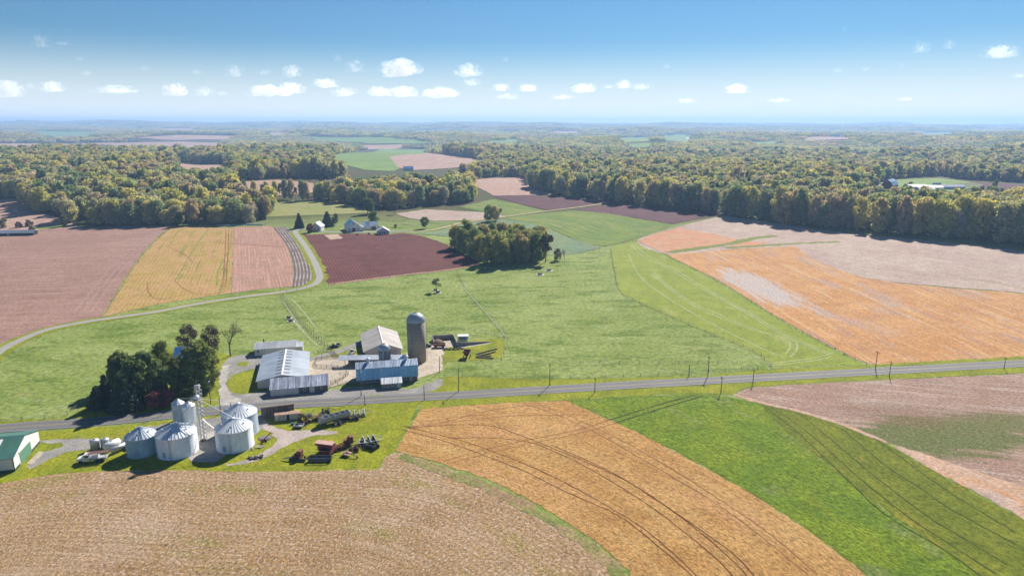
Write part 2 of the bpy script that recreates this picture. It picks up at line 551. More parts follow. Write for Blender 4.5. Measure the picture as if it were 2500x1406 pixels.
m_blgreen = MG((1.187, 1.097, 1.088), "blue_green_contour_field", pc(140, 162, 120), pc(120, 152, 118), big=30, fine=1.5, lo=.8, hi=1.2, streak=[(pc(172, 188, 150), 3, 150, .52, .7), (pc(176, 168, 118), 5, 150, .6, .5)], rows=(pc(100, 134, 96), 7, .4, .4))
m_hay = MG((1.119, 1.104, 1.064), "pale_hay_field", pc(170, 166, 106), pc(152, 162, 92), big=40, fine=1.6, lo=.8, hi=1.2, streak=[(pc(190, 180, 128), 6, 120, .5, .5)])
m_rpast = MG((1.273, 1.092, 0.926), "mown_green_paddock", pc(148, 172, 72), pc(138, 164, 66), big=35, fine=1.1, lo=.66, hi=1.3, patches=[(pc(172, 188, 112), 14, .54, .14, .6, 2)], speck=(pc(190, 200, 140), .8, .6, .4))
m_waterway = MG((1.2, 1.012, 0.986), "grass_waterway", pc(128, 152, 70), pc(140, 156, 84), fine=1.2, lo=.7, hi=1.25)
bc = P(1850, 700); b2 = P(2010, 835); b3 = P(1760, 655)
gd = (P(1990, 840) - P(1700, 660)); ga = math.atan2(gd[1], gd[0])
m_orange = MG((1.067, 1.323, 1.709), "orange_stubble_field", pc(226, 156, 92), pc(214, 142, 78), big=30, fine=1.2, lo=.68, hi=1.28, streak=[(pc(186, 134, 112), 2.2, 40, .52, .75), (pc(240, 184, 122), 3, 60, .52, .6)], patches=[(pc(200, 158, 130), 26, .53, .14, .7, 3), (pc(206, 172, 146), 16, .55, .14, .5, 4)],
             blotch=[(pc(214, 186, 164), bc[0], bc[1], 18, 66, ga - math.pi / 2, .8)], speck=(pc(246, 206, 150), .8, .62, .5))
m_orange2 = MG((1.067, 1.214, 1.463), "orange_corner_field", pc(224, 152, 104), pc(218, 160, 118), big=20, fine=1.2, lo=.72, hi=1.25, streak=[(pc(240, 180, 130), 3, 40, .52, .6)])
m_stub = MG((1.174, 1.179, 1.033), "corn_stubble_field", pc(188, 156, 122), pc(178, 144, 108), big=30, fine=.62, lo=.45, hi=1.45, aniso=1.2, rows=(pc(150, 118, 88), 1.9, .45, .3), streak=[(pc(206, 176, 154), 4, 40, .5, .55), (pc(172, 126, 84), 2.5, 30, .55, .5), (pc(150, 116, 92), 1.2, 60, .58, .5)],
           patches=[(pc(152, 148, 66), 13, .54, .12, .6, 2.5), (pc(206, 180, 168), 22, .48, .16, .5, 1.5), (pc(118, 136, 48), 9, .66, .05, .8, 2)], speck=(pc(250, 232, 224), .8, .54, .9), bump=.9, bd=.3)
m_tan = MG((1.263, 1.507, 1.902), "tan_standing_crop", pc(206, 150, 84), pc(194, 136, 72), big=22, fine=.7, lo=.55, hi=1.34, aniso=1.5, streak=[(pc(214, 164, 98), 3, 60, .5, .55), (pc(172, 112, 62), 2, 50, .58, .5)], patches=[(pc(216, 152, 98), 20, .53, .12, .5, 1.5)], bump=1.0, bd=.4)
m_lush = MG((2.263, 1.273, 1.652), "lush_green_crop", pc(98, 150, 34), pc(86, 140, 34), big=18, fine=.85, lo=.5, hi=1.4, aniso=1.6, patches=[(pc(116, 158, 40), 9, .54, .12, .4, 2), (pc(110, 152, 84), 12, .56, .1, .55, 2)], streak=[(pc(70, 122, 30), 2, 25, .55, .5)], bump=1.0, bd=.45)
m_dkgreen = MG((2.255, 1.600, 1.405), "dark_green_crop", pc(84, 110, 32), pc(100, 122, 40), big=20, fine=.9, lo=.6, hi=1.34, aniso=1.5, patches=[(pc(134, 138, 56), 11, .58, .1, .5, 2)], streak=[(pc(70, 98, 32), 2.5, 40, .52, .5)], bump=.8, bd=.3)
gb = P(2300, 1065); gb2 = P(2200, 1010); gb3 = P(2440, 1040)
m_rstub = MG((1.088, 1.074, 1.063), "pale_stubble_field", pc(196, 168, 152), pc(186, 152, 134), big=30, fine=.7, rows=(pc(160, 130, 112), 2.4, .4, .3), lo=.58, hi=1.35, aniso=1.5, streak=[(pc(222, 204, 194), 4, 50, .5, .6), (pc(150, 116, 96), 2, 40, .55, .5)], speck=(pc(240, 228, 220), .6, .57, .8),
            blotch=[(pc(108, 126, 58), gb[0], gb[1], 44, 17, .05, .95), (pc(116, 128, 64), gb3[0], gb3[1], 38, 12, -.1, .8), (pc(146, 116, 92), gb2[0], gb2[1], 30, 12, 0, .5)], bump=.9, bd=.3)
m_peach = MG((1.081, 1.149, 1.208), "peach_bare_strip", pc(222, 178, 146), pc(216, 184, 166), big=20, fine=.9, lo=.68, hi=1.25, streak=[(pc(226, 150, 86), 3, 30, .52, .6), (pc(236, 212, 200), 2, 40, .55, .6)])
m_farpink = MG((1.064, 1.174, 1.135), "far_pink_field", pc(204, 160, 150), pc(196, 156, 140), big=80, fine=4, lo=.9, hi=1.1, streak=[(pc(222, 188, 170), 10, 200, .5, .5)])
m_fargreen = MG((1.32, 1.044, 1.143), "far_green_field", pc(128, 172, 82), pc(116, 160, 76), big=80, fine=4, lo=.9, hi=1.1, streak=[(pc(150, 184, 108), 10, 200, .5, .5)])
m_lawn = MG((1.314, 1.045, 1.108), "mown_lawn", pc(150, 172, 42), pc(136, 160, 40), big=12, fine=.9, lo=.62, hi=1.32, patches=[(pc(112, 138, 38), 8, .52, .12, .6, 2), (pc(176, 180, 66), 9, .56, .1, .5, 1.5)], speck=(pc(182, 190, 84), .7, .62, .4))

field("pink_field", [[(-400, 575), (0, 571), (190, 556), (420, 550)], [(420, 550), (365, 600), (318, 660), (282, 720), (248, 774)], [(248, 774), (160, 791), (60, 820), (0, 838), (-400, 990)], [(-400, 990), (-400, 575)]], m_pink, 1, rowdir=[(0, 700), (300, 690)], label="broad pinkish bare field above the grey lane at the far left")
field("stubble_strip", [[(420, 555), (571, 558)], [(571, 558), (568, 640), (563, 716)], [(563, 716), (400, 741), (253, 773)], [(253, 773), (286, 720), (322, 660), (370, 600), (420, 555)]], m_ygreen, 1, rowdir=[(380, 735), (480, 565)], label="yellow green strip of thin crop between two pink strips")
field("pink_strip", [[(571, 556), (664, 553)], [(664, 553), (700, 600), (714, 650), (715, 700)], [(715, 700), (640, 706), (564, 716)], [(564, 716), (568, 640), (571, 556)]], m_pink2, 1, rowdir=[(640, 700), (620, 570)], label="narrow pinkish strip beside the white striped rows")
ml = [(686, 556), (722, 605), (740, 655), (738, 698)]
field("mulch_rows", [[(668, 556), (700, 555)], [(700, 555), (738, 602), (760, 650), (763, 684)], [(763, 684), (745, 694), (714, 702)], [(714, 702), (716, 650), (702, 605), (668, 556)]], m_mulch, 2, guide=ml, label="bed of white plastic covered rows beside the curving lane", rag=.2)
field("maroon_field", [[(737, 574), (800, 572), (890, 571), (935, 574), (985, 570), (1040, 580), (1092, 598)], [(1092, 598), (1120, 615), (1168, 640)], [(1168, 640), (1110, 655), (1000, 668), (900, 680), (802, 693)], [(802, 693), (780, 660), (758, 612), (737, 574)]], m_maroon, 1, rowdir=[(900, 676), (828, 585)], label="maroon ploughed field with fine pale rows below the white farm")
field("bare_patch", [(789, 574), (828, 572), (836, 583), (806, 586)], m_peach, 2, label="small pale bare patch at the upper edge of the maroon field")
field("dark_ploughed_field", [(1205, 480), (1280, 477), (1430, 487), (1486, 496), (1400, 507), (1335, 514), (1260, 496)], m_maroon2, 1, rowdir=[(1220, 482), (1450, 490)], label="dark maroon field above the pale dirt track")
field("dark_ploughed_field", [(1402, 513), (1500, 498), (1640, 512), (1766, 523), (1643, 548), (1560, 534)], m_maroon2, 1, rowdir=[(1420, 510), (1700, 522)], label="dark maroon field below the pale dirt track along the wood")
field("pale_hill_field", [(1140, 442), (1200, 436), (1276, 434), (1300, 462), (1350, 476), (1205, 479), (1170, 460)], m_farpink, 1, label="pale pink field behind the belt of trees")
field("green_slope", [(1120, 506), (1205, 487), (1262, 498), (1335, 516), (1240, 527), (1180, 518)], m_brgreen, 1, rowdir=[(1150, 500), (1300, 518)], label="bright green slope above the dirt track")
field("brown_strip", [(965, 522), (1040, 512), (1180, 519), (1245, 529), (1170, 538), (1060, 540), (1000, 534)], m_pale, 1, rowdir=[(990, 525), (1200, 530)], label="pale brown strip above the dirt track")
field("hay_field", [(632, 492), (760, 490), (860, 502), (905, 520), (800, 525), (640, 530)], m_hay, 1, rowdir=[(650, 505), (800, 505)], label="pale hay field in front of the tree belt")
field("contour_field", [[(1010, 571), (1060, 566), (1150, 544), (1222, 535)], [(1222, 535), (1300, 548), (1370, 575), (1440, 596), (1470, 606)], [(1470, 606), (1390, 622), (1300, 618), (1200, 600), (1095, 578), (1010, 571)]], m_blgreen, 1, guide=[(1040, 568), (1180, 556), (1300, 575), (1440, 604)], label="blue green contour crop around the small grove")
field("green_crop", [[(1224, 534), (1310, 523), (1400, 515)], [(1400, 515), (1480, 521), (1560, 536), (1640, 550)], [(1640, 550), (1560, 580), (1480, 602)], [(1480, 602), (1420, 592), (1350, 562), (1290, 546), (1224, 534)]], m_brgreen, 1, guide=[(1240, 530), (1380, 540), (1480, 570), (1560, 580)], label="bright green contour crop below the dark maroon field")
field("paddock", [[(1490, 603), (1553, 589)], [(1553, 589), (1640, 632), (1755, 692), (1900, 780), (2050, 862), (2112, 891)], [(2112, 891), (1990, 893), (1885, 897)], [(1885, 897), (1840, 858), (1700, 800), (1590, 752), (1517, 716)], [(1517, 716), (1500, 660), (1490, 603)]], m_rpast, 1, label="smooth green paddock with pale wheel marks", rowdir=[(1550, 600), (2050, 880)])
field("pale_field", [[(1680, 547), (1768, 527)], [(1768, 527), (1900, 546), (2100, 573), (2500, 614), (3000, 668)], [(3000, 668), (3000, 770)], [(3000, 770), (2500, 716), (2300, 700), (2120, 680), (2000, 640), (1940, 606)], [(1940, 606), (1800, 608), (1640, 622), (1555, 588), (1680, 547)]], m_pale, 1, rowdir=[(2500, 650), (1900, 570)], label="wide pale pinkish field in front of the long wood")
field("orange_field", [[(1630, 622), (1780, 610), (1940, 602)], [(1940, 602), (2000, 640), (2120, 680), (2300, 702), (2500, 718), (3000, 772)], [(3000, 772), (3000, 850)], [(3000, 850), (2500, 878), (2300, 889), (2125, 891)], [(2125, 891), (2050, 857), (1900, 775), (1755, 686), (1640, 630)]], m_orange, 2, rowdir=[(2050, 850), (1700, 640)], label="orange stubble field with a whitish patch beside the paddock")
field("orange_corner", [(1558, 589), (1600, 571), (1655, 557), (1740, 571), (1812, 587), (1720, 603), (1628, 620)], m_orange2, 2, rowdir=[(1600, 575), (1780, 590)], label="small orange corner field above the grass waterways")
field("orange_corner", [(1780, 598), (1815, 590), (1880, 592), (1840, 602), (1790, 604)], m_orange2, 2, label="orange sliver between the two grass waterways")
ribbon("grass_waterway", [(1632, 617), (1700, 608), (1780, 596), (1840, 583), (1893, 576)], 9, m_waterway, 4, label="curved grass waterway crossing the right hand fields", ragged=.8)
ribbon("grass_waterway", [(1770, 606), (1850, 601), (1950, 595), (2050, 591)], 7, m_waterway, 3, label="straight grass waterway along the top of the orange field", ragged=.8)
g_st = [(-200, 1260), (200, 1205), (600, 1215), (950, 1230), (1150, 1290), (1330, 1406), (1400, 1520)]
field("corn_stubble", [[(-500, 1260), (-200, 1222), (0, 1182), (160, 1156), (400, 1147), (560, 1151), (720, 1150), (925, 1144)], [(925, 1144), (945, 1112), (985, 1105)], [(985, 1105), (1100, 1148), (1230, 1198), (1330, 1258), (1430, 1320), (1500, 1375), (1540, 1420), (1640, 1560)], [(1640, 1560), (-600, 1560)], [(-600, 1560), (-500, 1260)]], m_stub, 2, guide=g_st, label="broad tan corn stubble field along the bottom")
g_w = [(1000, 1050), (1160, 1090), (1332, 1155), (1444, 1213), (1556, 1280), (1636, 1344), (1697, 1402), (1760, 1480)]
field("tan_crop", [[(965, 1100), (998, 1050), (1028, 998)], [(1028, 998), (1200, 986), (1382, 978)], [(1382, 978), (1450, 1008), (1600, 1078), (1750, 1158), (1900, 1248), (2030, 1338), (2115, 1406), (2230, 1520)], [(2230, 1520), (1640, 1560)], [(1640, 1560), (1590, 1460), (1545, 1406), (1495, 1356), (1420, 1298), (1330, 1243), (1230, 1188), (1100, 1138), (965, 1100)]], m_tan, 3, guide=g_w, label="curved tan crop strip with dark wheel tracks")
g_g = [(1180, 930), (1340, 952), (1500, 990), (1700, 1060), (1900, 1170), (2100, 1300), (2240, 1406), (2330, 1480)]
field("lush_crop", [[(1385, 978), (1500, 969), (1620, 965), (1720, 961)], [(1720, 961), (1780, 970), (1852, 985)], [(1852, 985), (1905, 1042), (2000, 1120), (2110, 1208), (2230, 1292), (2330, 1362), (2420, 1430), (2480, 1500)], [(2480, 1500), (2230, 1520)], [(2230, 1520), (2112, 1403), (2030, 1335), (1900, 1245), (1750, 1155), (1600, 1075), (1450, 1006), (1385, 978)]], m_lush, 3, guide=g_g, label="curved strip of lush bright green crop")
field("dark_green_crop", [[(1853, 985), (1960, 1008), (2060, 1040), (2160, 1082), (2215, 1112), (2300, 1162), (2420, 1226), (2600, 1330), (2780, 1440)], [(2780, 1440), (2480, 1500)], [(2480, 1500), (2420, 1428), (2330, 1360), (2230, 1290), (2110, 1206), (2000, 1118), (1905, 1040), (1853, 985)]], m_dkgreen, 3, guide=[(1870, 990), (1960, 1056), (2080, 1166), (2190, 1258), (2310, 1340), (2460, 1440)], label="curved strip of dark green crop with paired tracks")
field("pale_stubble", [[(1795, 964), (1835, 947), (2000, 936), (2200, 926), (2500, 912), (3000, 885)], [(3000, 885), (3000, 1330)], [(3000, 1330), (2600, 1222), (2460, 1182), (2340, 1150), (2170, 1078)], [(2170, 1078), (2060, 1034), (1960, 1003), (1850, 978), (1795, 964)]], m_rstub, 2, rowdir=[(2400, 1000), (1900, 950)], label="pale stubble field with a green weedy hollow right of the crops")
field("peach_strip", [[(2172, 1082), (2260, 1110), (2400, 1155), (2500, 1188), (3000, 1330)], [(3000, 1330), (2900, 1440)], [(2900, 1440), (2600, 1322), (2430, 1226), (2300, 1160), (2172, 1082)]], m_peach, 4, rowdir=[(2250, 1110), (2450, 1210)], label="peach coloured bare strip beside the dark green crop")
# lawns and verges
field("lawn", [[(-500, 1140), (-200, 1095), (0, 1062), (330, 1036)], [(330, 1036), (560, 1010), (700, 1000), (1026, 977)], [(1026, 977), (1005, 1020), (985, 1060), (962, 1100)], [(962, 1100), (940, 1120), (922, 1146)], [(922, 1146), (720, 1153), (560, 1153), (400, 1150), (160, 1160), (0, 1186), (-200, 1226), (-500, 1266)], [(-500, 1266), (-500, 1140)]], m_lawn, 1, label="mown yard grass around the grain bins and the parked machinery")
field("lawn", [[(150, 1030), (215, 985), (260, 940), (330, 870), (440, 850), (560, 866), (618, 862)], [(618, 862), (560, 900), (542, 940), (536, 985)], [(536, 985), (330, 1010), (150, 1030)]], m_lawn, 1, label="shaded house lawn under the clump of trees")
field("lawn", [[(560, 918), (610, 905), (640, 897)], [(640, 897), (650, 950)], [(650, 950), (600, 962), (566, 956), (556, 936), (560, 918)]], m_lawn, 6, label="small lawn between the concrete drive and the white metal barn")
field("lawn", [[(578, 888), (596, 882), (610, 886), (600, 893), (582, 894), (578, 888)]], m_lawn, 6, label="grass island in the gravel turning circle", rag=.1)
field("lawn", [[(752, 884), (800, 868), (884, 850)], [(884, 850), (890, 880), (830, 878), (752, 893)]], m_lawn, 2, label="grass between the corral and the beige barn")
field("lawn", [[(1078, 908), (1085, 862), (1120, 838), (1210, 826), (1232, 836), (1222, 876)], [(1222, 876), (1160, 880), (1078, 884)]], m_lawn, 2, label="grass around the red grain wagon behind the silo")
field("lawn", [[(1050, 948), (1084, 922), (1120, 919), (1340, 926), (1700, 918), (1870, 903), (2110, 893), (2150, 893)], [(2150, 893), (2000, 911), (1700, 925), (1330, 944), (1080, 959), (1010, 962), (1050, 948)]], m_lawn, 2, label="mown verge on the far side of the road")
field("verge", [[(1026, 978), (1300, 962), (1700, 941), (2000, 921), (2500, 896), (3000, 870)], [(3000, 870), (3000, 884), (2500, 910), (2000, 934), (1830, 946), (1792, 961)], [(1792, 961), (1720, 960), (1500, 968), (1382, 977), (1200, 985), (1028, 997)], [(1028, 997), (1026, 978)]], m_lawn, 1, label="grass verge on the near side of the road")
field("verge", [[(2126, 890), (2300, 880), (2500, 870), (3000, 845)], [(3000, 845), (3000, 851), (2500, 879), (2300, 890), (2126, 893)]], m_lawn, 3, label="narrow grass verge below the orange field")
field("verge", [[(0, 1050), (-300, 1080)], [(-300, 1080), (-300, 1050), (0, 1029), (160, 1020), (330, 1003), (420, 995), (540, 985)], [(540, 985), (430, 1001), (200, 1026), (0, 1040)]], m_lawn, 2, label="grass verge between the pasture and the road")
ribbon("headland", [(985, 1107), (1100, 1147), (1230, 1196), (1330, 1254), (1430, 1315), (1505, 1375), (1560, 1440)], 3.6, M("weedy_headland", pc(150, 156, 88), pc(188, 164, 122), fine=.8, lo=.55, hi=1.35, big=10, patches=[(pc(184, 146, 120), 6, .55, .1, .8, 3)]), 5, off=-1.6, label="weedy strip between the stubble and the tan crop", ragged=.6)
ribbon("headland", [(1795, 963), (1850, 981), (1960, 1006), (2060, 1037), (2165, 1080)], 2.2, m_peach, 5, label="pale bare edge between the dark green crop and the stubble", ragged=.3)
ribbon("headland", [(802, 695), (900, 682), (1000, 670), (1110, 657), (1170, 644)], 3.5, m_pink2, 2, label="pinkish headland along the maroon field", ragged=.4)
FAR_EXTRA = [([(640, 326), (700, 323), (722, 329), (655, 333)], "far_pink", "tiny pale clearing near the horizon left of the middle"), ([(1000, 319), (1090, 317), (1102, 322), (1012, 324)], "far_green", "tiny green clearing near the horizon at the middle"),
    ([(1955, 336), (2065, 333), (2080, 341), (1965, 344)], "far_pink", "small pale clearing in the right hand far forest"), ([(2230, 326), (2330, 324), (2345, 330), (2240, 332)], "far_green", "small green clearing near the right horizon"), ([(1330, 322), (1420, 320), (1432, 326), (1340, 328)], "far_pink", "tiny pale clearing right of the middle horizon"),
    ([(380, 316), (470, 314), (480, 319), (390, 321)], "far_pink", "tiny pale clearing by the left horizon ridge"), ([(1180, 344), (1270, 341), (1285, 348), (1195, 352)], "far_green", "pale green clearing beyond the middle wood"), ([(2060, 380), (2140, 377), (2150, 384), (2070, 388)], "far_pink", "small clearing in the woods above the red barn"),
    ([(1820, 348), (1900, 345), (1912, 352), (1830, 355)], "far_green", "small green clearing above the long right wood")]
# far fields
for po_, mt_, lb_ in FAR_EXTRA: field("far_field", po_, m_farpink if mt_ == "far_pink" else m_fargreen, 1, label=lb_)
for nm, poly, mt, lb in [
    ("far_field", [(800, 384), (850, 374), (930, 364), (1048, 365), (1038, 377), (950, 384), (978, 411), (960, 419), (890, 416), (830, 398)], m_fargreen, "green hillside field in the middle distance"),
    ("far_field", [(950, 384), (1048, 375), (1185, 394), (1130, 409), (1010, 416), (972, 410)], m_farpink, "pink field beside the distant green hillside"),
    ("far_field", [(-500, 366), (0, 352), (250, 350), (450, 347), (562, 352), (545, 369), (420, 363), (200, 363), (0, 367), (-500, 378)], m_farpink, "long pink field behind the left wood"),
    ("far_field", [(318, 338), (440, 331), (585, 333), (560, 343), (430, 344)], m_farpink, "short pink field near the left horizon"),
    ("far_field", [(75, 329), (110, 322), (235, 323), (225, 333), (120, 336)], m_fargreen, "pale green field near the left horizon"),
    ("far_field", [(428, 398), (500, 404), (562, 404), (548, 419), (480, 418), (430, 410)], m_farpink, "pink clearing inside the left wood"),
    ("far_field", [(560, 446), (680, 440), (765, 448), (770, 470), (700, 478), (640, 478), (590, 470)], m_farpink, "pink field behind the row of thin trees"),
    ("far_field", [(738, 334), (900, 336), (1060, 347), (1050, 352), (900, 352), (770, 343)], m_fargreen, "pale green field beyond the middle wood"),
    ("far_field", [(878, 356), (992, 353), (985, 363), (900, 366)], m_farpink, "small pink field above the green hillside"),
    ("far_field", [(2120, 452), (2190, 440), (2290, 436), (2370, 446), (2400, 453), (2330, 470), (2190, 466)], m_fargreen, "green clearing around the distant red barn"),
    ("far_field", [(2320, 452), (2380, 447), (2500, 452), (2900, 470), (2900, 490), (2500, 474), (2400, 464)], m_maroon2, "distant maroon field on the far right"),
    ("far_field", [(1495, 340), (1590, 335), (1602, 346), (1520, 350)], m_fargreen, "pale green clearing in the middle distance forest"),
    ("far_field", [(1525, 353), (1595, 350), (1592, 362), (1535, 361)], m_fargreen, "lower pale green clearing in the far forest"),
    ("far_field", [(1612, 331), (1690, 329), (1700, 347), (1606, 347)], m_fargreen, "pale green clearing right of the far clearings"),
    ("far_field", [(-500, 500), (0, 487), (52, 485), (62, 505), (100, 520), (185, 548), (186, 556), (0, 571), (-500, 586)], m_farpink, "pink field left of the wood"),
]:
    field(nm, poly, mt, 1, label=lb)
field("green_strip", [(75, 558), (150, 551), (200, 548), (160, 556), (90, 561)], m_brgreen, 2, label="green strip at the end of the left wood")

# ------------------------------------------------------------------ roads, lanes, yards
def asphalt(name, col, var=.1):
    t = NT(name); v = t.coord("UV")
    c = t.mulf(t.mix(0, col, col), t.rng(t.noise(t.map(v, (1 / .9, 1 / 25, 1)), 1, 4, .6), .3, .7, 1 - var, 1 + var, False))
    c = t.mulf(c, t.rng(t.noise(v, 1.2, 6, .75), .3, .7, .88, 1.12, False))
    c = t.mix(t.rng(t.noise(v, .09, 5, .7), .54, .6, 0, .3), c, tuple(q * .72 for q in col[:3]))
    return t.fin(c, .85, 0, .25)
m_road = asphalt("asphalt_road", (.122, .121, .126, 1), .2)
m_lane = asphalt("lane_gravel", (.26, .25, .235, 1))
m_gravel = M("yard_gravel", (.21, .205, .20, 1), (.25, .24, .225, 1), big=9, fine=.7, lo=.75, hi=1.2, patches=[((.30, .27, .22, 1), 8, .55, .1, .7, 1.5)], bump=.4)
m_conc = M("yard_concrete", (.42, .36, .29, 1), (.38, .33, .27, 1), big=10, fine=1.5, lo=.86, hi=1.1, patches=[((.27, .23, .18, 1), 9, .55, .1, .7, 1.2)], bump=.2)
m_conc2 = M("drive_concrete", (.36, .34, .31, 1), (.32, .30, .28, 1), big=8, fine=1.5, lo=.85, hi=1.1, bump=.2)
m_dirt = M("pale_dirt_track", pc(226, 208, 160), pc(206, 194, 150), big=10, fine=1.0, lo=.8, hi=1.15)
m_pinkgravel = M("pinkish_gravel", (.36, .30, .28, 1), (.32, .27, .25, 1), big=8, fine=.6, lo=.72, hi=1.25, patches=[((.22, .21, .21, 1), 9, .55, .1, .6, 2)])
m_white = plain("white_road_paint", (.42, .42, .41, 1), .7, 0, .35, 3)
m_yellow = plain("yellow_road_paint", (.50, .36, .10, 1), .7, 0, .25, 3)
ROAD = [(-420, 1092), (-200, 1068), (0, 1046), (200, 1032), (340, 1020), (440, 1010), (540, 1002), (700, 988), (860, 979), (1010, 970), (1166, 962), (1330, 952), (1500, 942), (1700, 931), (1900, 920), (2100, 909), (2300, 898), (2500, 887), (2800, 871), (3100, 856)]
ribbon("road", ROAD, 7.6, m_road, 7, label="two lane asphalt road crossing the picture")
for o_, w_, mm, nm in ((.12, .10, m_yellow, "yellow_centre_line"), (-.12, .10, m_yellow, "yellow_centre_line"), (3.3, .10, m_white, "white_edge_line"), (-3.3, .10, m_white, "white_edge_line")):
    ribbon(nm, ROAD, w_, mm, 8, off=o_, label="painted line along the asphalt road")
LANE = [(-200, 985), (-60, 905), (0, 857), (60, 826), (119, 804), (209, 786), (299, 773), (382, 761), (500, 739), (600, 724), (660, 717), (701, 711), (740, 704), (768, 694), (780, 681), (779, 668), (768, 640), (746, 602), (729, 580), (721, 568), (724, 563), (740, 561), (790, 566), (840, 568), (880, 568), (960, 566), (1010, 566)]
ribbon("lane", LANE, 4.6, m_lane, 4, label="grey farm lane curving from the far left to the white farmstead")
ribbon("lane_verge", LANE[:18], 9.5, m_lawn, 3, label="green edge of the curving farm lane", ragged=.8)
ribbon("lane_verge", LANE[16:20], 10.5, m_lawn, 3, label="green edge of the lane beside the striped rows", ragged=.5)
ribbon("dirt_track", [(1000, 567), (1056, 562), (1090, 554), (1142, 542), (1218, 532), (1309, 519), (1400, 508), (1490, 496)], 4.5, m_dirt, 4, label="pale dirt track running up between the fields")
field("gravel_yard", [[(533, 988), (538, 940), (536, 915), (545, 885), (575, 868), (622, 865)], [(622, 865), (642, 872), (645, 900)], [(645, 900), (600, 905), (572, 918), (560, 938), (575, 960), (650, 955)], [(650, 955), (800, 952), (870, 945), (1000, 950), (1040, 938), (1075, 925), (1082, 938)], [(1082, 938), (1050, 955), (1010, 966)], [(1010, 966), (870, 974), (700, 983), (533, 996)]], m_gravel, 4, label="grey gravel yard between the barns and the road")
field("concrete_drive", [[(533, 992), (535, 948), (537, 918), (543, 892)], [(543, 892), (562, 891)], [(562, 891), (557, 918), (555, 945), (570, 966), (600, 982)], [(600, 982), (533, 992)]], m_conc2, 6, label="pale concrete drive leading up from the road")
field("grass_island", [[(878, 970), (920, 964), (960, 966), (975, 969), (930, 973), (878, 974)]], m_lawn, 6, label="grass island beside the utility pole", rag=.1)
field("concrete_yard", [[(750, 930), (754, 885), (830, 870), (890, 866), (985, 866), (1000, 850), (1040, 850), (1062, 836), (1110, 832), (1112, 846), (1084, 852), (1078, 908)], [(1078, 908), (1040, 917), (1018, 925)], [(1018, 925), (870, 932), (800, 946), (750, 950)]], m_conc, 5, label="pale concrete barnyard around the silos")
ribbon("farm_track", [(752, 880), (800, 866), (850, 850), (885, 834), (920, 820)], 4.5, m_gravel, 4, label="gravel track passing behind the beige barn")
field("asphalt_apron", [[(95, 1076), (160, 1071), (310, 1070), (332, 1052), (385, 1037), (430, 1032), (545, 1018), (642, 1012)], [(642, 1012), (655, 1040), (610, 1060)], [(610, 1060), (490, 1070), (330, 1085), (230, 1095), (150, 1108), (75, 1146)], [(75, 1146), (60, 1150), (75, 1128), (95, 1105)], [(95, 1105), (150, 1092), (150, 1082), (95, 1086)]], m_gravel, 4, label="worn grey apron around the grain bins")
field("concrete_pad", [[(470, 1068), (560, 1044), (580, 1060), (560, 1105)], [(560, 1105), (520, 1128), (470, 1125), (455, 1108)]], m_conc2, 6, label="concrete pad between the grain bins")
field("concrete_pad", [(64, 1132), (95, 1102), (108, 1104), (80, 1133)], m_conc, 6, label="concrete pad before the green barn door", rag=.1)
field("gravel_track", [[(640, 1026), (680, 1044), (720, 1051), (780, 1050), (824, 1052)], [(824, 1052), (820, 1058), (760, 1066), (715, 1080), (668, 1106), (615, 1128), (560, 1140)], [(560, 1140), (552, 1132)], [(552, 1132), (600, 1122), (650, 1098), (674, 1076), (662, 1058), (630, 1046)]], m_pinkgravel, 5, label="pinkish gravel track curving behind the right hand bins")
# wheel tracks
m_trk = fieldmat("soil_furrow_shade_track", pc(140, 90, 60), pc(112, 68, 46), fine=.8, lo=.7, hi=1.2)  # soil brown, darkened to include the shade inside the furrows
m_trkg = fieldmat("crushed_green_track", pc(84, 100, 44), pc(66, 84, 36), fine=.8, lo=.7, hi=1.2)
m_trkp = fieldmat("pale_grass_track", pc(208, 216, 172), pc(190, 202, 148), fine=.8, lo=.7, hi=1.2)
m_trkd = fieldmat("pale_straw_track", pc(190, 132, 96), pc(150, 98, 70), fine=.8, lo=.7, hi=1.2)
def tracks(lst, w, mt, layer, label):
    for p in lst: ribbon("wheel_track", p, w, mt, layer, label=label, ragged=w * .12)
tracks([
    [(968, 1046), (996, 1053), (1079, 1075), (1175, 1109), (1284, 1152), (1380, 1200), (1508, 1258), (1604, 1331), (1681, 1398), (1730, 1450)],
    [(985, 1040), (1028, 1051), (1124, 1075), (1214, 1106), (1332, 1155), (1444, 1213), (1556, 1280), (1636, 1344), (1697, 1402), (1748, 1455)],
    [(1000, 1043), (1124, 1037), (1204, 1041), (1284, 1068), (1348, 1094), (1444, 1133), (1540, 1180), (1636, 1243), (1732, 1318), (1800, 1380), (1846, 1430)],
    [(1105, 1070), (1204, 1069), (1294, 1080), (1364, 1107), (1444, 1147), (1588, 1236), (1732, 1349), (1785, 1402), (1830, 1450)],
    [(1343, 1085), (1492, 1152), (1636, 1243), (1780, 1344), (1838, 1402), (1880, 1446)],
], .34, m_trk, 5, "dark wheel track curving through the tan crop")
tracks([
    [(1284, 989), (1329, 1001), (1444, 1051), (1588, 1133), (1732, 1219), (1828, 1286), (1972, 1402)],
    [(1310, 989), (1353, 1000), (1468, 1051), (1612, 1128), (1756, 1219), (1876, 1301), (1996, 1402)],
    [(996, 1042), (1092, 1029), (1188, 1003), (1284, 990)], [(1000, 1046), (1130, 1027), (1260, 1015), (1380, 1013)], [(1040, 1029), (1120, 1018), (1240, 1008)],
    [(1082, 1126), (1175, 1100), (1268, 1078), (1340, 1064), (1412, 1049), (1486, 1026)], [(1108, 1128), (1195, 1106), (1284, 1085), (1370, 1068), (1444, 1050), (1505, 1032)],
], .36, m_trkd, 5, "pale wheel track crossing the tan crop")
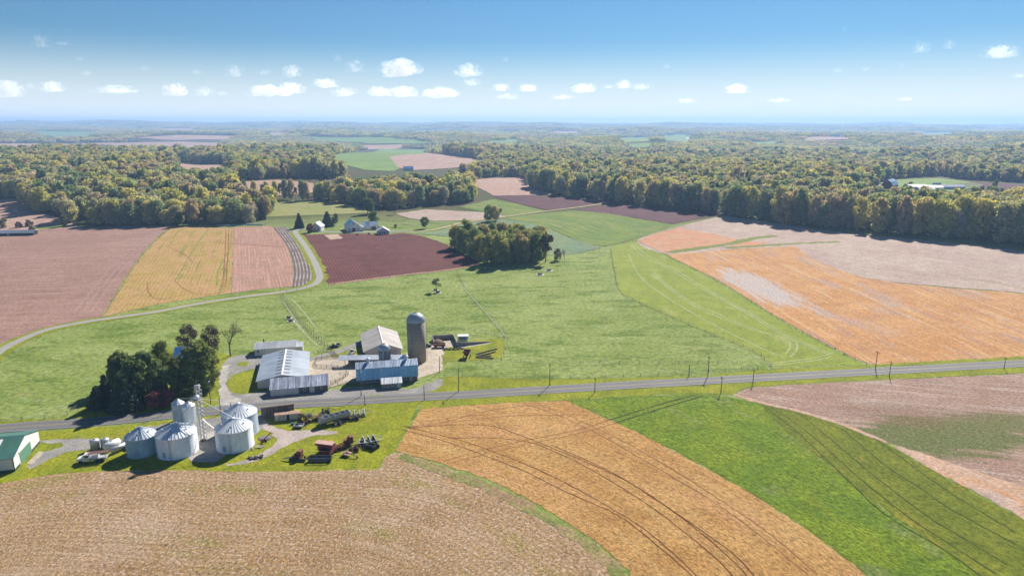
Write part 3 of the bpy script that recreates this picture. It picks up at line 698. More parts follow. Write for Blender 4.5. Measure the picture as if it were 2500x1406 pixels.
tracks([[(1486, 1026), (1560, 1003), (1630, 982), (1697, 965)], [(1505, 1032), (1580, 1008), (1645, 988), (1716, 967)]], .8, m_trkg, 5, "dark wheel track crossing the lush green crop")
tracks([
    [(1862, 989), (1948, 1056), (2068, 1171), (2164, 1258), (2308, 1344), (2400, 1410)], [(1876, 989), (1972, 1056), (2092, 1162), (2212, 1258), (2313, 1325), (2430, 1400)],
    [(1943, 1003), (2020, 1066), (2140, 1166), (2260, 1258), (2313, 1291), (2460, 1380)], [(2054, 1046), (2164, 1138), (2260, 1200), (2313, 1238), (2480, 1330)], [(2135, 1070), (2222, 1133), (2337, 1214), (2480, 1300)],
], .42, m_trkg, 5, "dark wheel track along the dark green crop")
tracks([
    [(1588, 668), (1617, 692), (1674, 735), (1732, 764), (1828, 802), (1914, 826), (1929, 846), (1917, 865)], [(1595, 666), (1622, 690), (1680, 733), (1746, 764), (1852, 807), (1934, 831), (1946, 850), (1929, 872)],
    [(1540, 598), (1569, 625), (1636, 658), (1708, 702), (1804, 754), (1900, 812), (1991, 853), (2020, 865)], [(1550, 598), (1580, 624), (1648, 658), (1722, 704), (1818, 757), (1912, 813), (2005, 855), (2034, 864)],
    [(1876, 888), (1972, 876), (2020, 866), (2034, 858)], [(1872, 893), (1976, 882), (2030, 871)], [(1535, 620), (1552, 660), (1590, 700), (1700, 770), (1850, 846), (1917, 872)],
], .6, m_trkp, 3, "pale wheel mark looping over the green paddock")
tracks([[(706, 770), (735, 805), (765, 835), (785, 850)], [(690, 735), (720, 780), (752, 822)], [(712, 730), (740, 760), (770, 800)]], .7, m_trkp, 1, "pale cow path worn in the pasture")
tracks([[(1130, 700), (1160, 735), (1200, 780), (1235, 822)]], .7, m_trkp, 1, "worn path along the pasture fence")

m_trky = fieldmat("green_regrowth_line", pc(158, 168, 80), pc(172, 172, 96), fine=.8, lo=.7, hi=1.2)
tracks([[(447, 558), (432, 570), (421, 586)], [(509, 561), (489, 586), (461, 629), (444, 662), (427, 686)], [(566, 564), (562, 600), (546, 636), (533, 663), (529, 698)]], 1.1, m_trky, 2, "green regrowth line in the yellow strip")
tracks([[(552, 560), (549, 628), (543, 702)], [(559, 560), (556, 628), (551, 702)], [(427, 686), (455, 709), (498, 719), (550, 712)], [(360, 690), (362, 712), (380, 730), (420, 728)], [(405, 600), (450, 622), (470, 640)]], .7, m_trkd, 2, "faint wheel track in the yellow strip")
tracks([[(521, 593), (569, 596), (630, 600), (690, 604)]], 1.6, m_trkd, 3, "dark furrow crossing the pink strip")
m_trkl = fieldmat("pale_row_line", pc(204, 172, 160), pc(192, 160, 152), fine=.8, lo=.7, hi=1.2)
tracks([[(200, 765), (250, 700), (300, 640), (350, 600), (395, 562)], [(220, 765), (268, 698), (316, 640), (362, 600), (402, 562)], [(180, 765), (232, 700), (284, 640), (336, 600), (388, 560)]], .8, m_trkl, 2, "pale headland row along the edge of the pink field")

# ------------------------------------------------------------------ trees
def leafmat(name, cols, trans=.42, dark=.75):
    """foliage: each tree gets its own tone from the list, each leaf cluster a slight variation"""
    t = NT(name)
    oi = t.n("ShaderNodeObjectInfo")
    k = len(cols)
    c = t.ramp(oi.outputs["Random"], [(i / max(1, k), q) for i, q in enumerate(cols)], 'CONSTANT')
    at = t.n("ShaderNodeAttribute", attribute_name="tint")
    c = t.mulf(c, t.rng(at.outputs["Fac"], 0, 1, dark, 1.3, False))
    t.b.inputs["Roughness"].default_value = .75
    t.b.inputs["Specular IOR Level"].default_value = .15
    t.l(c, t.b.inputs["Base Color"])
    tr = t.n("ShaderNodeBsdfTranslucent")
    t.l(t.mix(1.0, c, (1.25, 1.15, .6, 1), 'MULTIPLY'), tr.inputs[0])
    mx = t.n("ShaderNodeMixShader"); mx.inputs[0].default_value = trans
    t.l(t.b.outputs[0], mx.inputs[1]); t.l(tr.outputs[0], mx.inputs[2]); t.l(mx.outputs[0], t.out.inputs[0])
    return t.m
SPRING = [(q[0] * 2.65, q[1] * 2.62, q[2] * 2.8) + (1,) for q in [(.17, .175, .065), (.13, .155, .065), (.195, .18, .085), (.17, .145, .095), (.085, .115, .06), (.19, .19, .11), (.18, .155, .12), (.11, .135, .075), (.21, .20, .075), (.15, .155, .10), (.09, .11, .07), (.16, .16, .12)]]
m_leaf = leafmat("spring_leaves", SPRING)
m_leafd = leafmat("dense_green_leaves", [(.14, .19, .06, 1), (.155, .20, .06, 1), (.12, .17, .065, 1)], .38)
m_need = leafmat("dark_needles", [(.055, .09, .055, 1), (.065, .10, .058, 1), (.05, .08, .055, 1)], .2)
m_grove = leafmat("grove_leaves", [(0.28, 0.336, 0.125, 1), (0.224, 0.295, 0.119, 1), (0.336, 0.349, 0.155, 1), (0.379, 0.336, 0.196, 1), (0.252, 0.323, 0.14, 1), (0.196, 0.252, 0.105, 1), (0.364, 0.349, 0.14, 1)], .42)
m_red = leafmat("red_leaves", [(.20, .06, .085, 1), (.18, .055, .075, 1)], .35)
m_bud = leafmat("budding_twigs", [(.22, .19, .11, 1), (.17, .15, .08, 1), (.20, .15, .10, 1)], .3)
m_dry = leafmat("olive_brown_leaves", [(.13, .11, .06, 1), (.12, .10, .055, 1)], .25)
m_bark = plain("bark", (.12, .10, .085, 1), .9, 0, .3, 3)
m_bark2 = plain("dark_bark", (.07, .058, .05, 1), .9, 0, .3, 3)

def leaves(lobes, nper, size, rs, up=.15, flat=1.0):
    """lobes: rows of (x, y, z, r); returns quads scattered over each lobe's shell"""
    V = []; T = []
    for (x, y, z, r) in lobes:
        n = int(nper)
        d = rs.normal(0, 1, (n, 3)); d[:, 2] += up
        d /= np.linalg.norm(d, axis=1)[:, None]
        p = np.array([x, y, z]) + d * (r * rs.uniform(.62, 1.08, n)[:, None]) * np.array([1, 1, flat])
        nn = d + rs.normal(0, .55, (n, 3)); nn /= np.linalg.norm(nn, axis=1)[:, None]
        a = np.cross(nn, rs.normal(0, 1, (n, 3))); a /= np.linalg.norm(a, axis=1)[:, None]
        b = np.cross(nn, a)
        s = size * rs.uniform(.6, 1.35, n)[:, None]
        q = np.stack([p - a * s - b * s * .7, p + a * s * .8 - b * s * .6, p + a * s + b * s * .7, p - a * s * .7 + b * s], 1)
        V.append(q.reshape(-1, 3))
        T.append(np.repeat(np.clip(rs.normal(.5, .17) + rs.normal(0, .16, n), 0, 1), 4))
    V = np.vstack(V)
    return V, np.arange(len(V)).reshape(-1, 4), np.concatenate(T)

def limbs(h, hb, r0, tips, rs, wob=.03, nseg=5):
    m = MB()
    p = [Vector((0, 0, -.3))]
    for i in range(1, nseg + 1):
        p.append(Vector((rs.normal(0, wob * h * .25), rs.normal(0, wob * h * .25), h * .8 * i / nseg)))
    for i in range(nseg):
        m.bar(p[i], p[i + 1], r0 * (1.15 - i / nseg), 6, r0 * (1.15 - (i + 1) / nseg) + .02, False)
    for t in tips:
        t = Vector(t); z0 = min(max(hb * .9, t.z - .6 * math.hypot(t.x, t.y)), h * .72)
        k = z0 / (h * .8) * nseg; i = min(int(k), nseg - 1)
        s = p[i].lerp(p[i + 1], k - i)
        mid = s.lerp(t, .5) + Vector((rs.normal(0, .2), rs.normal(0, .2), .4))
        m.bar(s, mid, r0 * .32, 5, r0 * .2, False); m.bar(mid, t, r0 * .2, 5, .03, False)
    return m

def joint(parts):
    V = []; Fq = []; b = 0
    for v, f in parts:
        V.append(np.asarray(v, float)); Fq += [[i + b for i in q] for q in f]; b += len(v)
    return np.vstack(V), Fq

class Kind: pass
def broadleaf(h, w, base, nl, npl, size, mat, seed, bark=None, shape='round', trunk_r=None, lr=(.13, .22)):
    rs = np.random.default_rng(seed)
    hb = h * base
    L = []
    for i in range(nl):
        a = rs.uniform(0, 2 * math.pi); t = (i + rs.uniform(0, 1)) / nl
        if shape == 'tall': prof = math.sin(math.pi * min(1, .12 + .80 * t)) ** .7
        elif shape == 'vase': prof = .35 + .65 * math.sin(math.pi * min(1, .1 + .7 * t))
        else: prof = math.sqrt(max(.05, 1 - (2 * t - .85) ** 2 / 1.5))
        rr = w / 2 * prof * math.sqrt(rs.uniform(.25, 1)) * .82
        r = w * rs.uniform(*lr)
        L.append((rr * math.cos(a), rr * math.sin(a), hb + (h - hb) * t * .9 + r * .3, r))
    V, Fq, T = leaves(L, npl, size, rs)
    V[:, 2] = np.minimum(V[:, 2], h * 1.06)
    k = Kind(); k.h = h
    r0 = trunk_r or h * .018
    tips = [l[:3] for l in L[:: max(1, nl // 9)]]
    tm = limbs(h, hb, r0, tips, rs)
    k.crown = mesh_data("crown", V, Fq, mat, T); k.trunk = mesh_data("trunk", tm.v, tm.f, bark or m_bark)
    k.raw = (V, Fq, T, tm)
    return k

def mesh_data(name, v, f, mat, tint=None):
    o = mesh_obj(name, v, f, mat, None, False, None, tint)
    me = o.data; COL.objects.unlink(o); bpy.data.objects.remove(o)
    return me

def conifer(h, w, seed, npl=26, size=.5, mat=None, base=.06, ragged=.25):
    rs = np.random.default_rng(seed)
    L = []
    nt = int(h / .9)
    for i in range(nt):
        t = i / nt
        rr = w / 2 * (1 - t) ** .85 + .25
        nb = max(3, int(rr * 4.2))
        for j in range(nb):
            a = 2 * math.pi * (j + rs.uniform(0, 1)) / nb
            d = rr * rs.uniform(.55, 1.0 + ragged * .4)
            L.append((d * math.cos(a), d * math.sin(a), h * base + (h * (1 - base)) * t - d * .12, .35 + rr * .16))
    V, Fq, T = leaves(L, npl, size, rs, 0, .6)
    tm = MB(); tm.bar((0, 0, -.3), (0, 0, h * .95), h * .02, 7, .04, False)
    k = Kind(); k.h = h
    k.crown = mesh_data("crown", V, Fq, mat or m_need, T); k.trunk = mesh_data("trunk", tm.v, tm.f, m_bark2)
    k.raw = (V, Fq, T, tm)
    return k

def twiggy(h, w, seed, nleaf=0, size=.3, mat=None, bark=None, base=.3):
    """bare or budding tree: branching limbs and twigs, with a thin scatter of small leaves"""
    rs = np.random.default_rng(seed)
    tm = MB(); ends = []
    def grow(p, d, ln, r, lev):
        q = p + d * ln
        tm.bar(p, q, r, 6 if lev < 2 else 4, r * .62, False)
        if lev >= 4: ends.append(q); return
        for _ in range(3 if lev else 5):
            ax = Vector(rs.normal(0, 1, 3)).cross(d).normalized()
            dd = (Matrix.Rotation(rs.uniform(.3, .75), 3, ax) @ d + Vector((0, 0, .12))).normalized()
            grow(p.lerp(q, rs.uniform(.55, 1) if lev else rs.uniform(.6, 1)), dd, ln * rs.uniform(.55, .78), r * .5, lev + 1)
    grow(Vector((0, 0, -.2)), Vector((rs.normal(0, .04), rs.normal(0, .04), 1)).normalized(), h * .42, h * .024, 0)
    E_ = np.array([tuple(e) for e in ends])
    s = np.array([w / (np.ptp(E_[:, 0]) + .1), w / (np.ptp(E_[:, 1]) + .1), h / E_[:, 2].max()])
    tm.v = [(a * s[0] if c > h * .1 else a, b * s[1] if c > h * .1 else b, c * s[2]) for a, b, c in tm.v]
    k = Kind(); k.h = h; k.crown = None
    k.trunk = mesh_data("trunk", tm.v, tm.f, bark or m_bark)
    if nleaf:
        L = np.c_[E_ * s, np.full(len(E_), w * .07)]
        V, Fq, T = leaves(L, nleaf, size, rs)
        k.crown = mesh_data("crown", V, Fq, mat or m_bud, T)
        k.raw = (V, Fq, T, tm)
    return k

def tree(kind, name, label, loc, rz=None, sc=1.0, group=None, cat="tree", sxy=None):
    o = thing(name, label, cat, loc, random.uniform(0, 6.28) if rz is None else rz, group)
    o.scale = (sc * (sxy or 1), sc * (sxy or 1), sc)
    t = bpy.data.objects.new("trunk", kind.trunk); COL.objects.link(t); t.parent = o
    if kind.crown:
        c = bpy.data.objects.new("crown", kind.crown); COL.objects.link(c); c.parent = o
    return o

# kinds for single trees (finer leaves) and for the woods
K_wood = [broadleaf(24, 18, .10, 52, 62, .60, m_leaf, 100 + i) for i in range(3)] + [broadleaf(27, 15.5, .10, 50, 62, .60, m_leaf, 110 + i, shape='tall') for i in range(3)] + [broadleaf(22, 19, .12, 52, 62, .60, m_leaf, 120 + i) for i in range(2)]
K_grove = [broadleaf(22, 14, .03, 56, 70, .48, m_grove, 130 + i) for i in range(3)] + [broadleaf(24, 12.5, .03, 54, 70, .48, m_grove, 134, shape='tall')]
K_woodc = [conifer(22, 8, 140, 20, .6), conifer(19, 7, 141, 20, .6)]
K_budw = [twiggy(20, 12, 150, 26, .42), twiggy(18, 11, 151, 24, .42)]
K_lone = [broadleaf(13, 10, .22, 26, 90, .34, m_leafd, 160), broadleaf(14, 9, .2, 26, 90, .34, m_leafd, 161)]
K_maple = [broadleaf(15, 15, .06, 78, 110, .36, m_leafd, 170, m_bark2, lr=(.085, .15)), broadleaf(16, 14, .05, 78, 110, .36, m_leafd, 171, m_bark2, lr=(.085, .15))]
K_spr = [conifer(14, 10, 180, 30, .36), conifer(16, 8.5, 181, 30, .4)]
K_dry = [broadleaf(12, 9, .06, 40, 60, .24, m_dry, 190, shape='round'), broadleaf(12, 8.5, .06, 40, 60, .24, m_dry, 191, shape='tall')]
K_red = broadleaf(6, 10, .15, 40, 80, .28, m_red, 200, m_bark2, lr=(.08, .14))
K_redr = broadleaf(11, 10, .15, 30, 90, .35, m_red, 201, m_bark2)
K_bare = twiggy(15, 10, 210, 3, .16, m_bud, m_bark)
K_bush = broadleaf(4, 4.5, .05, 12, 90, .22, m_bud, 220)
K_pollard = broadleaf(7, 5, .45, 9, 70, .25, m_leaf, 230)

# woods: everything beyond the farm fields except the open clearings
WOOD = [(-900, 220), (3400, 220), (3400, 690), (2900, 652), (2500, 603), (2300, 582), (2100, 567), (1900, 546), (1770, 525), (1600, 505), (1440, 487), (1350, 475), (1300, 462), (1276, 434), (1200, 434), (1140, 440), (1000, 432), (780, 436), (690, 436), (560, 443), (575, 462), (610, 482), (650, 498), (662, 520), (657, 543), (560, 548), (420, 551), (300, 553), (190, 549), (100, 520), (62, 505), (52, 486), (0, 488), (-900, 520)]
BELT = [(760, 486), (840, 498), (930, 510), (1020, 507), (1110, 501), (1207, 488), (1206, 474), (1150, 462), (1000, 466), (850, 470), (775, 474)]
OPEN = [
    [(800, 384), (850, 372), (930, 362), (1048, 363), (1038, 377), (950, 384), (978, 413), (960, 421), (890, 418), (830, 400)],
    [(950, 382), (1048, 373), (1185, 392), (1130, 411), (1010, 418), (972, 412)],
    [(-900, 365), (0, 351), (250, 349), (450, 346), (562, 351), (545, 370), (420, 365), (200, 365), (0, 369), (-900, 382)],
    [(318, 337), (440, 330), (585, 332), (560, 344), (430, 345)], [(75, 328), (110, 321), (235, 322), (225, 334), (120, 337)],
    [(428, 396), (500, 402), (562, 402), (548, 421), (480, 420), (430, 412)],
    [(738, 333), (900, 335), (1060, 346), (1050, 353), (900, 354), (770, 344)], [(878, 355), (992, 352), (985, 364), (900, 367)],
    [(2120, 452), (2190, 436), (2290, 430), (2370, 440), (2500, 446), (3000, 470), (3000, 500), (2500, 478), (2400, 468), (2330, 474), (2190, 470), (2120, 462)],
    [(1495, 339), (1590, 334), (1602, 347), (1520, 351)], [(1525, 352), (1595, 349), (1592, 363), (1535, 362)], [(1612, 330), (1690, 328), (1700, 348), (1606, 348)],
    [(1140, 442), (1200, 432), (1276, 432), (1300, 462), (1350, 478), (1205, 481), (1170, 460)],
    [(560, 446), (680, 438), (765, 446), (770, 470), (700, 478), (640, 478), (590, 470)],
    *[q[0] for q in FAR_EXTRA],
    [(-900, 500), (0, 486), (52, 485), (62, 505), (100, 520), (185, 549), (186, 556), (0, 571), (-900, 596)],
]
def candidates(d0, d1, s0, k):
    pts = []
    d = d0
    while d < d1:
        s = max(s0, d * k)
        n = int(d * R(98) / s)
        a = R(-49) + (np.arange(n) + rng.uniform(-.42, .42, n) + .5) * R(98) / n
        q = d + rng.uniform(-.45, .45, n) * s
        pts.append(np.c_[q * np.sin(a), q * np.cos(a), np.full(n, s)])
        d += s
    return np.vstack(pts)
def select(C, th):
    x, y = C[:, 0], C[:, 1]
    z = hgt(x, y)
    bx, by = proj(x, y, z); mx_, my = proj(x, y, z + th * .5); tx, ty = proj(x, y, z + th * .95)
    ok = inside(WOOD, bx, by) | inside(BELT, bx, by)
    for o in OPEN:
        ok &= ~(inside(o, bx, by) | inside(o, tx, ty) | inside(o, mx_, my))
    return ok
C = candidates(470, 2400, 11.8, .0072)
C = C[select(C, 19)]
C = C[rng.uniform(0, 1, len(C)) > .04]
# fringe trees of the near woods become single trees
bx, by = proj(C[:, 0], C[:, 1], hgt(C[:, 0], C[:, 1]))
dist = np.hypot(C[:, 0], C[:, 1])
fx = C[:, :2] * (1 - 15 / dist)[:, None]
f2 = C[:, :2] * (1 - 26 / dist)[:, None]
def inwood(q):
    a, b = proj(q[:, 0], q[:, 1], hgt(q[:, 0], q[:, 1]))
    return inside(WOOD, a, b) | inside(BELT, a, b)
front = ~inwood(fx); second = ~inwood(f2) & ~front
vis = (bx > -60) & (bx < 2560) & (dist < 1150)
score = dist - 600 * front - 300 * second + 5000 * ~vis
order = np.argsort(score)
NS = 232
single = order[:NS]
rest = order[NS:]
def where(px, py):
    if inside(BELT, np.array([px]), np.array([py]))[0]: return "belt"
    if px < 700: return "left"
    return "right"
GR = {"belt": ("tall leafy tree in the belt behind the white farmstead", "trees of the belt behind the white farmstead"),
      "left": ("leafy spring tree along the front of the wood beyond the striped strips", "trees along the front of the left hand wood"),
      "right": ("tall leafy tree along the front of the long wood beyond the pale field", "trees along the front of the long right hand wood")}
for i in single:
    x, y = C[i, 0], C[i, 1]
    w_ = where(bx[i], by[i]); lb, gr = GR[w_]
    r_ = rng.uniform()
    k = K_woodc[rng.integers(2)] if r_ < .04 else (K_budw[rng.integers(2)] if r_ < .09 else K_wood[rng.integers(len(K_wood))])
    s = rng.uniform(.72, 1.12) * ((1.16 + .22 * min(1, max(0, (bx[i] - 1500) / 900))) if w_ == "right" else .92 if w_ == "left" else .86)
    tree(k, "wood_tree", lb, (x, y, float(hgt(x, y)) - .2), None, s, gr, sxy=rng.uniform(.72, .95) if w_ == "right" else rng.uniform(.9, 1.15))
# the rest of the woods as one mass of instances
fcol = bpy.data.collections.new("forest_kinds")
def fkind(name, k):
    V, Fq, T, tm = k.raw
    nv = len(V)
    v = np.vstack([V, np.array(tm.v)]); f = [list(q) for q in Fq] + [[i + nv for i in q] for q in tm.f]
    o = mesh_obj(name, v, f, [k.mat, m_bark], None, False, None, np.concatenate([T, np.full(len(tm.v), .5)]))
    o.data.polygons.foreach_set("material_index", np.concatenate([np.zeros(len(Fq), np.int32), np.ones(len(tm.f), np.int32)]))
    COL.objects.unlink(o); fcol.objects.link(o)
lo = []
for i in range(6):
    k = broadleaf([22, 24, 21, 26, 20, 23][i], [18, 17, 19, 15.5, 18.5, 20][i], .2, 34, 38, .85, m_leaf, 300 + i, shape='tall' if i in (1, 3) else 'round'); k.mat = m_leaf; lo.append(k)
k = conifer(21, 8, 310, 9, .9); k.mat = m_need; lo.append(k)
k = broadleaf(18, 10, .2, 18, 22, .6, m_bud, 311); k.mat = m_bud; lo.append(k)
for i, k in enumerate(lo): fkind("forest_kind_%d" % i, k)
# clumps of small crowns for the far country
for j in range(3):
    rs = np.random.default_rng(400 + j)
    Vs = []; Ts = []
    for a in range(34):
        x, y = rs.uniform(-34, 34, 2)
        hh = rs.uniform(13, 21)
        L = [(x + rs.normal(0, 2.6), y + rs.normal(0, 2.6), hh * rs.uniform(.45, .85), rs.uniform(2.4, 4.2)) for _ in range(5)]
        V, Fq, T = leaves(L, 8, 1.7, rs)
        Vs.append(V); Ts.append(np.clip(T * .5 + rs.uniform(0, .55), 0, 1))
    V = np.vstack(Vs)
    o = mesh_obj("forest_patch_%d" % j, V, np.arange(len(V)).reshape(-1, 4), m_leaf, None, False, None, np.concatenate(Ts))
    COL.objects.unlink(o); fcol.objects.link(o)
D = candidates(2400, 17500, 34, .013)
D = D[select(D, 15)]
pts = np.vstack([C[rest], D])
n1 = len(rest); n2 = len(D)
idx = np.concatenate([rng.choice(8, n1, p=[.15, .14, .14, .14, .13, .11, .10, .09]), 8 + rng.integers(0, 3, n2)]).astype(np.int32)
scl = np.concatenate([rng.uniform(.6, 1.2, n1) * np.clip(C[rest][:, 2] / 11.8, 1, 1.35), rng.uniform(.8, 1.15, n2) * np.clip(D[:, 2] / 55, .9, 2.6)]).astype(np.float32)
zs = np.concatenate([scl[:n1], np.minimum(scl[n1:], 1.25)])
me = bpy.data.meshes.new("forest")
me.vertices.add(len(pts))
me.vertices.foreach_set("co", np.c_[pts[:, :2], hgt(pts[:, 0], pts[:, 1]) - .3].astype(np.float32).ravel())
for nm, ty, val in (("kind_index", 'INT', idx), ("turn", 'FLOAT', rng.uniform(0, 6.28, len(pts)).astype(np.float32)), ("wide", 'FLOAT', scl), ("high", 'FLOAT', zs.astype(np.float32))):
    a = me.attributes.new(nm, ty, 'POINT'); a.data.foreach_set("value", val)
forest = bpy.data.objects.new("forest", me)
COL.objects.link(forest)
tag(forest, "mixed spring woodland covering the far hills and the woods behind their front trees", "forest", None, "stuff")
g = bpy.data.node_groups.new("forest_scatter", 'GeometryNodeTree')
g.interface.new_socket("Geometry", in_out='INPUT', socket_type='NodeSocketGeometry')
g.interface.new_socket("Geometry", in_out='OUTPUT', socket_type='NodeSocketGeometry')
gi = g.nodes.new("NodeGroupInput"); go = g.nodes.new("NodeGroupOutput")
ip = g.nodes.new("GeometryNodeInstanceOnPoints"); ci = g.nodes.new("GeometryNodeCollectionInfo")
ci.inputs["Collection"].default_value = fcol
ci.inputs["Separate Children"].default_value = True; ci.inputs["Reset Children"].default_value = True
ip.inputs["Pick Instance"].default_value = True
def nattr(nm, ty):
    x = g.nodes.new("GeometryNodeInputNamedAttribute"); x.data_type = ty; x.inputs["Name"].default_value = nm
    return [s for s in x.outputs if s.enabled and s.name == "Attribute"][0]
cr = g.nodes.new("ShaderNodeCombineXYZ"); g.links.new(nattr("turn", 'FLOAT'), cr.inputs[2])
cs = g.nodes.new("ShaderNodeCombineXYZ")
wv = nattr("wide", 'FLOAT')
g.links.new(wv, cs.inputs[0]); g.links.new(wv, cs.inputs[1]); g.links.new(nattr("high", 'FLOAT'), cs.inputs[2])
g.links.new(gi.outputs[0], ip.inputs["Points"]); g.links.new(ci.outputs[0], ip.inputs["Instance"])
g.links.new(nattr("kind_index", 'INT'), ip.inputs["Instance Index"]); g.links.new(cr.outputs[0], ip.inputs["Rotation"]); g.links.new(cs.outputs[0], ip.inputs["Scale"])
g.links.new(ip.outputs[0], go.inputs[0])
forest.modifiers.new("scatter", 'NODES').node_group = g
print("trees: single", len(single), "forest near", n1, "far clumps", n2)

# the small grove in the fields
GRV = [(1112, 606), (1132, 616), (1150, 600), (1160, 626), (1172, 634), (1180, 612), (1190, 642), (1205, 622), (1212, 640), (1225, 610), (1232, 634), (1246, 640), (1250, 618), (1262, 634), (1270, 610), (1280, 630), (1292, 618), (1298, 632), (1310, 614), (1318, 628), (1200, 604), (1240, 604), (1140, 604), (1222, 646), (1274, 642), (1322, 622), (1306, 638), (1262, 606)]
for (px, py) in GRV:
    k = K_grove[rng.integers(len(K_grove))]
    tree(k, "grove_tree", "leafy tree packed into the small grove amid the green fields", P3(px, py), None, rng.uniform(.8, 1.04), "trees of the small grove")
tree(K_budw[0], "budding_tree", "large pale budding tree at the right end of the small grove", P3(1332, 640), None, 1.0)
tree(K_bare, "bare_tree", "thin leaning bare tree just right of the small grove", P3(1378, 643), None, .75, sxy=.55)
tree(K_dry[0], "purple_bush", "dark twiggy bush between the budding tree and the thin bare tree", P3(1362, 636), None, .75, cat="bush")
# hedgerow of thin trees before the pink field
for j, px in enumerate([576, 598, 622, 643, 652, 672, 684, 697, 712, 722, 738, 748]):
    k = (K_budw if j % 3 == 0 else K_wood)[j % 2]
    tree(k, "hedgerow_tree", "thin upright tree in the gappy row before the pink field", P3(px, 482 + (px - 570) * .045), None, random.uniform(.85, 1.1), "thin trees of the gappy row", sxy=.5)
# lone trees around the white farmstead and in the fields
tree(K_spr[1], "spruce_tree", "dark conical spruce beside the striped rows", P3(731, 557), 0.3, .92)
tree(K_spr[0], "pine_tree", "broad dark evergreen left of the white barn", P3(800, 553), 1.1, 1.08, sxy=.95)
tree(K_lone[1], "round_tree", "green tree tucked against the broad dark evergreen", P3(819, 550), 1.0, .8)
tree(K_redr, "red_maple", "dark red round tree before the small white house", P3(757, 568), 0, .72)
tree(K_lone[0], "round_tree", "round green tree just right of the white barn", P3(912, 553), 2, 1.1)
tree(K_lone[1], "round_tree", "pair crowned green tree standing before the belt of trees", P3(898, 523), 3, 1.25, sxy=1.3)
tree(K_budw[1], "budding_tree", "reddish budding tree at the end of the brook", P3(963, 523), 0, .6)
tree(K_lone[0], "round_tree", "small lone tree in the paddock below the brown strip", P3(1037, 558), 1, .85)
tree(K_wood[3], "field_tree", "left tree of the pair beside the dirt track", P3(1192, 541), 1, .66)
tree(K_wood[0], "field_tree", "right tree of the pair beside the dirt track", P3(1208, 540), 2, .66, sxy=.8)
tree(K_budw[0], "budding_tree", "thin budding tree right of the pair by the dirt track", P3(1219, 539), 2, .62, sxy=.8)
tree(K_lone[0], "lone_tree", "single pale tree at the top edge of the yellow strip", P3(440, 549), 2, .95, sxy=.7)
tree(K_bare, "dead_tree", "short dead snag at the top edge of the yellow strip", P3(491, 550), 2, .4, sxy=.5)
tree(K_pollard, "small_tree", "small pollarded tree beside two hay rings in the pasture", P3(1066, 712), 0, 1.15)
tree(K_lone[1], "round_tree", "round tree on the distant maroon field at the far right", P3(2428, 462), 0, .95)
for (px, py, s) in ((2398, 463, .6), (2446, 468, .55), (2210, 458, .6), (2222, 456, .8), (2340, 464, .4)):
    tree(K_bush, "bush", "low bush around the distant red barn clearing", P3(px, py), None, s * 2.2, "bushes of the distant clearing", "bush")
tree(K_bush, "bush", "largest pale round bush above the long low greenhouse", P3(8, 556), 0, 2.1, None, "bush")
tree(K_bush, "bush", "middle pale bush above the long low greenhouse", P3(46, 556), 2, 1.4, None, "bush")
tree(K_bush, "bush", "right pale bush above the long low greenhouse", P3(72, 553), 4, 1.6, None, "bush")
tree(K_bush, "bush", "dark leafy bush at the end of the long low greenhouse", P3(78, 564), 4, 1.2, None, "bush")
tree(K_dry[1], "budding_tree", "purplish twiggy tree in the shade left of the wood", P3(158, 553), 4, .9)
# trees around the hidden house
tree(K_maple[0], "maple_tree", "broad dark maple spreading over the house lawn", P3(352, 972), .4, 1.12, sxy=1.05)
tree(K_maple[1], "maple_tree", "tall dense maple beside the concrete drive", P3(490, 950), 1.2, 1.16, sxy=1.02)
tree(K_maple[0], "maple_tree", "smaller dark maple filling the gap below the blue roof", P3(420, 968), 3.1, .72)
tree(K_maple[1], "maple_tree", "dark leafy tree behind the broad maple nearest the pasture", P3(300, 948), 2.2, .9, sxy=.9)
tree(K_lone[0], "maple_tree", "narrow green tree between the two big maples and the blue roof", P3(397, 905), 2.2, .95, sxy=.8)
tree(K_lone[1], "olive_tree", "olive green tree just left of the tall dense maple", P3(424, 950), 2.2, .88, sxy=.8)
tree(K_spr[0], "spruce_tree", "big blue green spruce beside the road", P3(308, 1000), 0, 1.0)
tree(K_spr[1], "spruce_tree", "slim spruce behind the leftmost low spruce", P3(262, 985), 1, .72)
tree(K_spr[0], "spruce_tree", "low dark spruce at the left end of the clump", P3(240, 995), 2, .62)
tree(K_red, "red_maple", "low spreading dark red maple by the road", P3(390, 992), 2, 1.0)
tree(K_dry[0], "twiggy_tree", "round twiggy dark tree behind the blue roof", P3(461, 857), 2, 1.02)
tree(K_dry[1], "twiggy_tree", "twiggy dark tree between the blue roof and the bare tree", P3(518, 861), 2, 1.02)
tree(K_bare, "bare_tree", "tall bare budding tree beside the gravel turning circle", P3(563, 869), 1, 1.05)

# ------------------------------------------------------------------ buildings
m_wroof = metal_roof("white_metal_roof", (.60, .62, .65, 1), (.52, .55, .59, 1), .65, .34, 1.0, .06)
m_groof = metal_roof("grey_metal_roof", (.40, .42, .45, 1), (.34, .36, .40, 1), .3, .5, 1.0, .1)
m_beige = metal_roof("beige_metal_roof", (.36, .335, .32, 1), (.33, .31, .295, 1), .0, .85, 1.2, .06)
m_shroof = metal_roof("patchy_blue_grey_roof", (.30, .34, .44, 1), (.16, .18, .26, 1), .25, .55, 1.1, .55)
m_blroof = metal_roof("weathered_sky_reflection_roof", (.28, .56, .74, 1), (.34, .58, .74, 1), .0, .5, .8, .25)  # sky reflection on the shaded lower slope, painted in as stronger blue
m_blroof2 = metal_roof("pale_lit_upper_roof", (.34, .42, .56, 1), (.24, .30, .42, 1), .25, .5, .8, .4)  # sunlit look of the upper slope of the same roof, as a separate colour
m_leanroof = metal_roof("patchy_grey_roof", (.44, .48, .52, 1), (.30, .34, .40, 1), .2, .55, .7, .35)
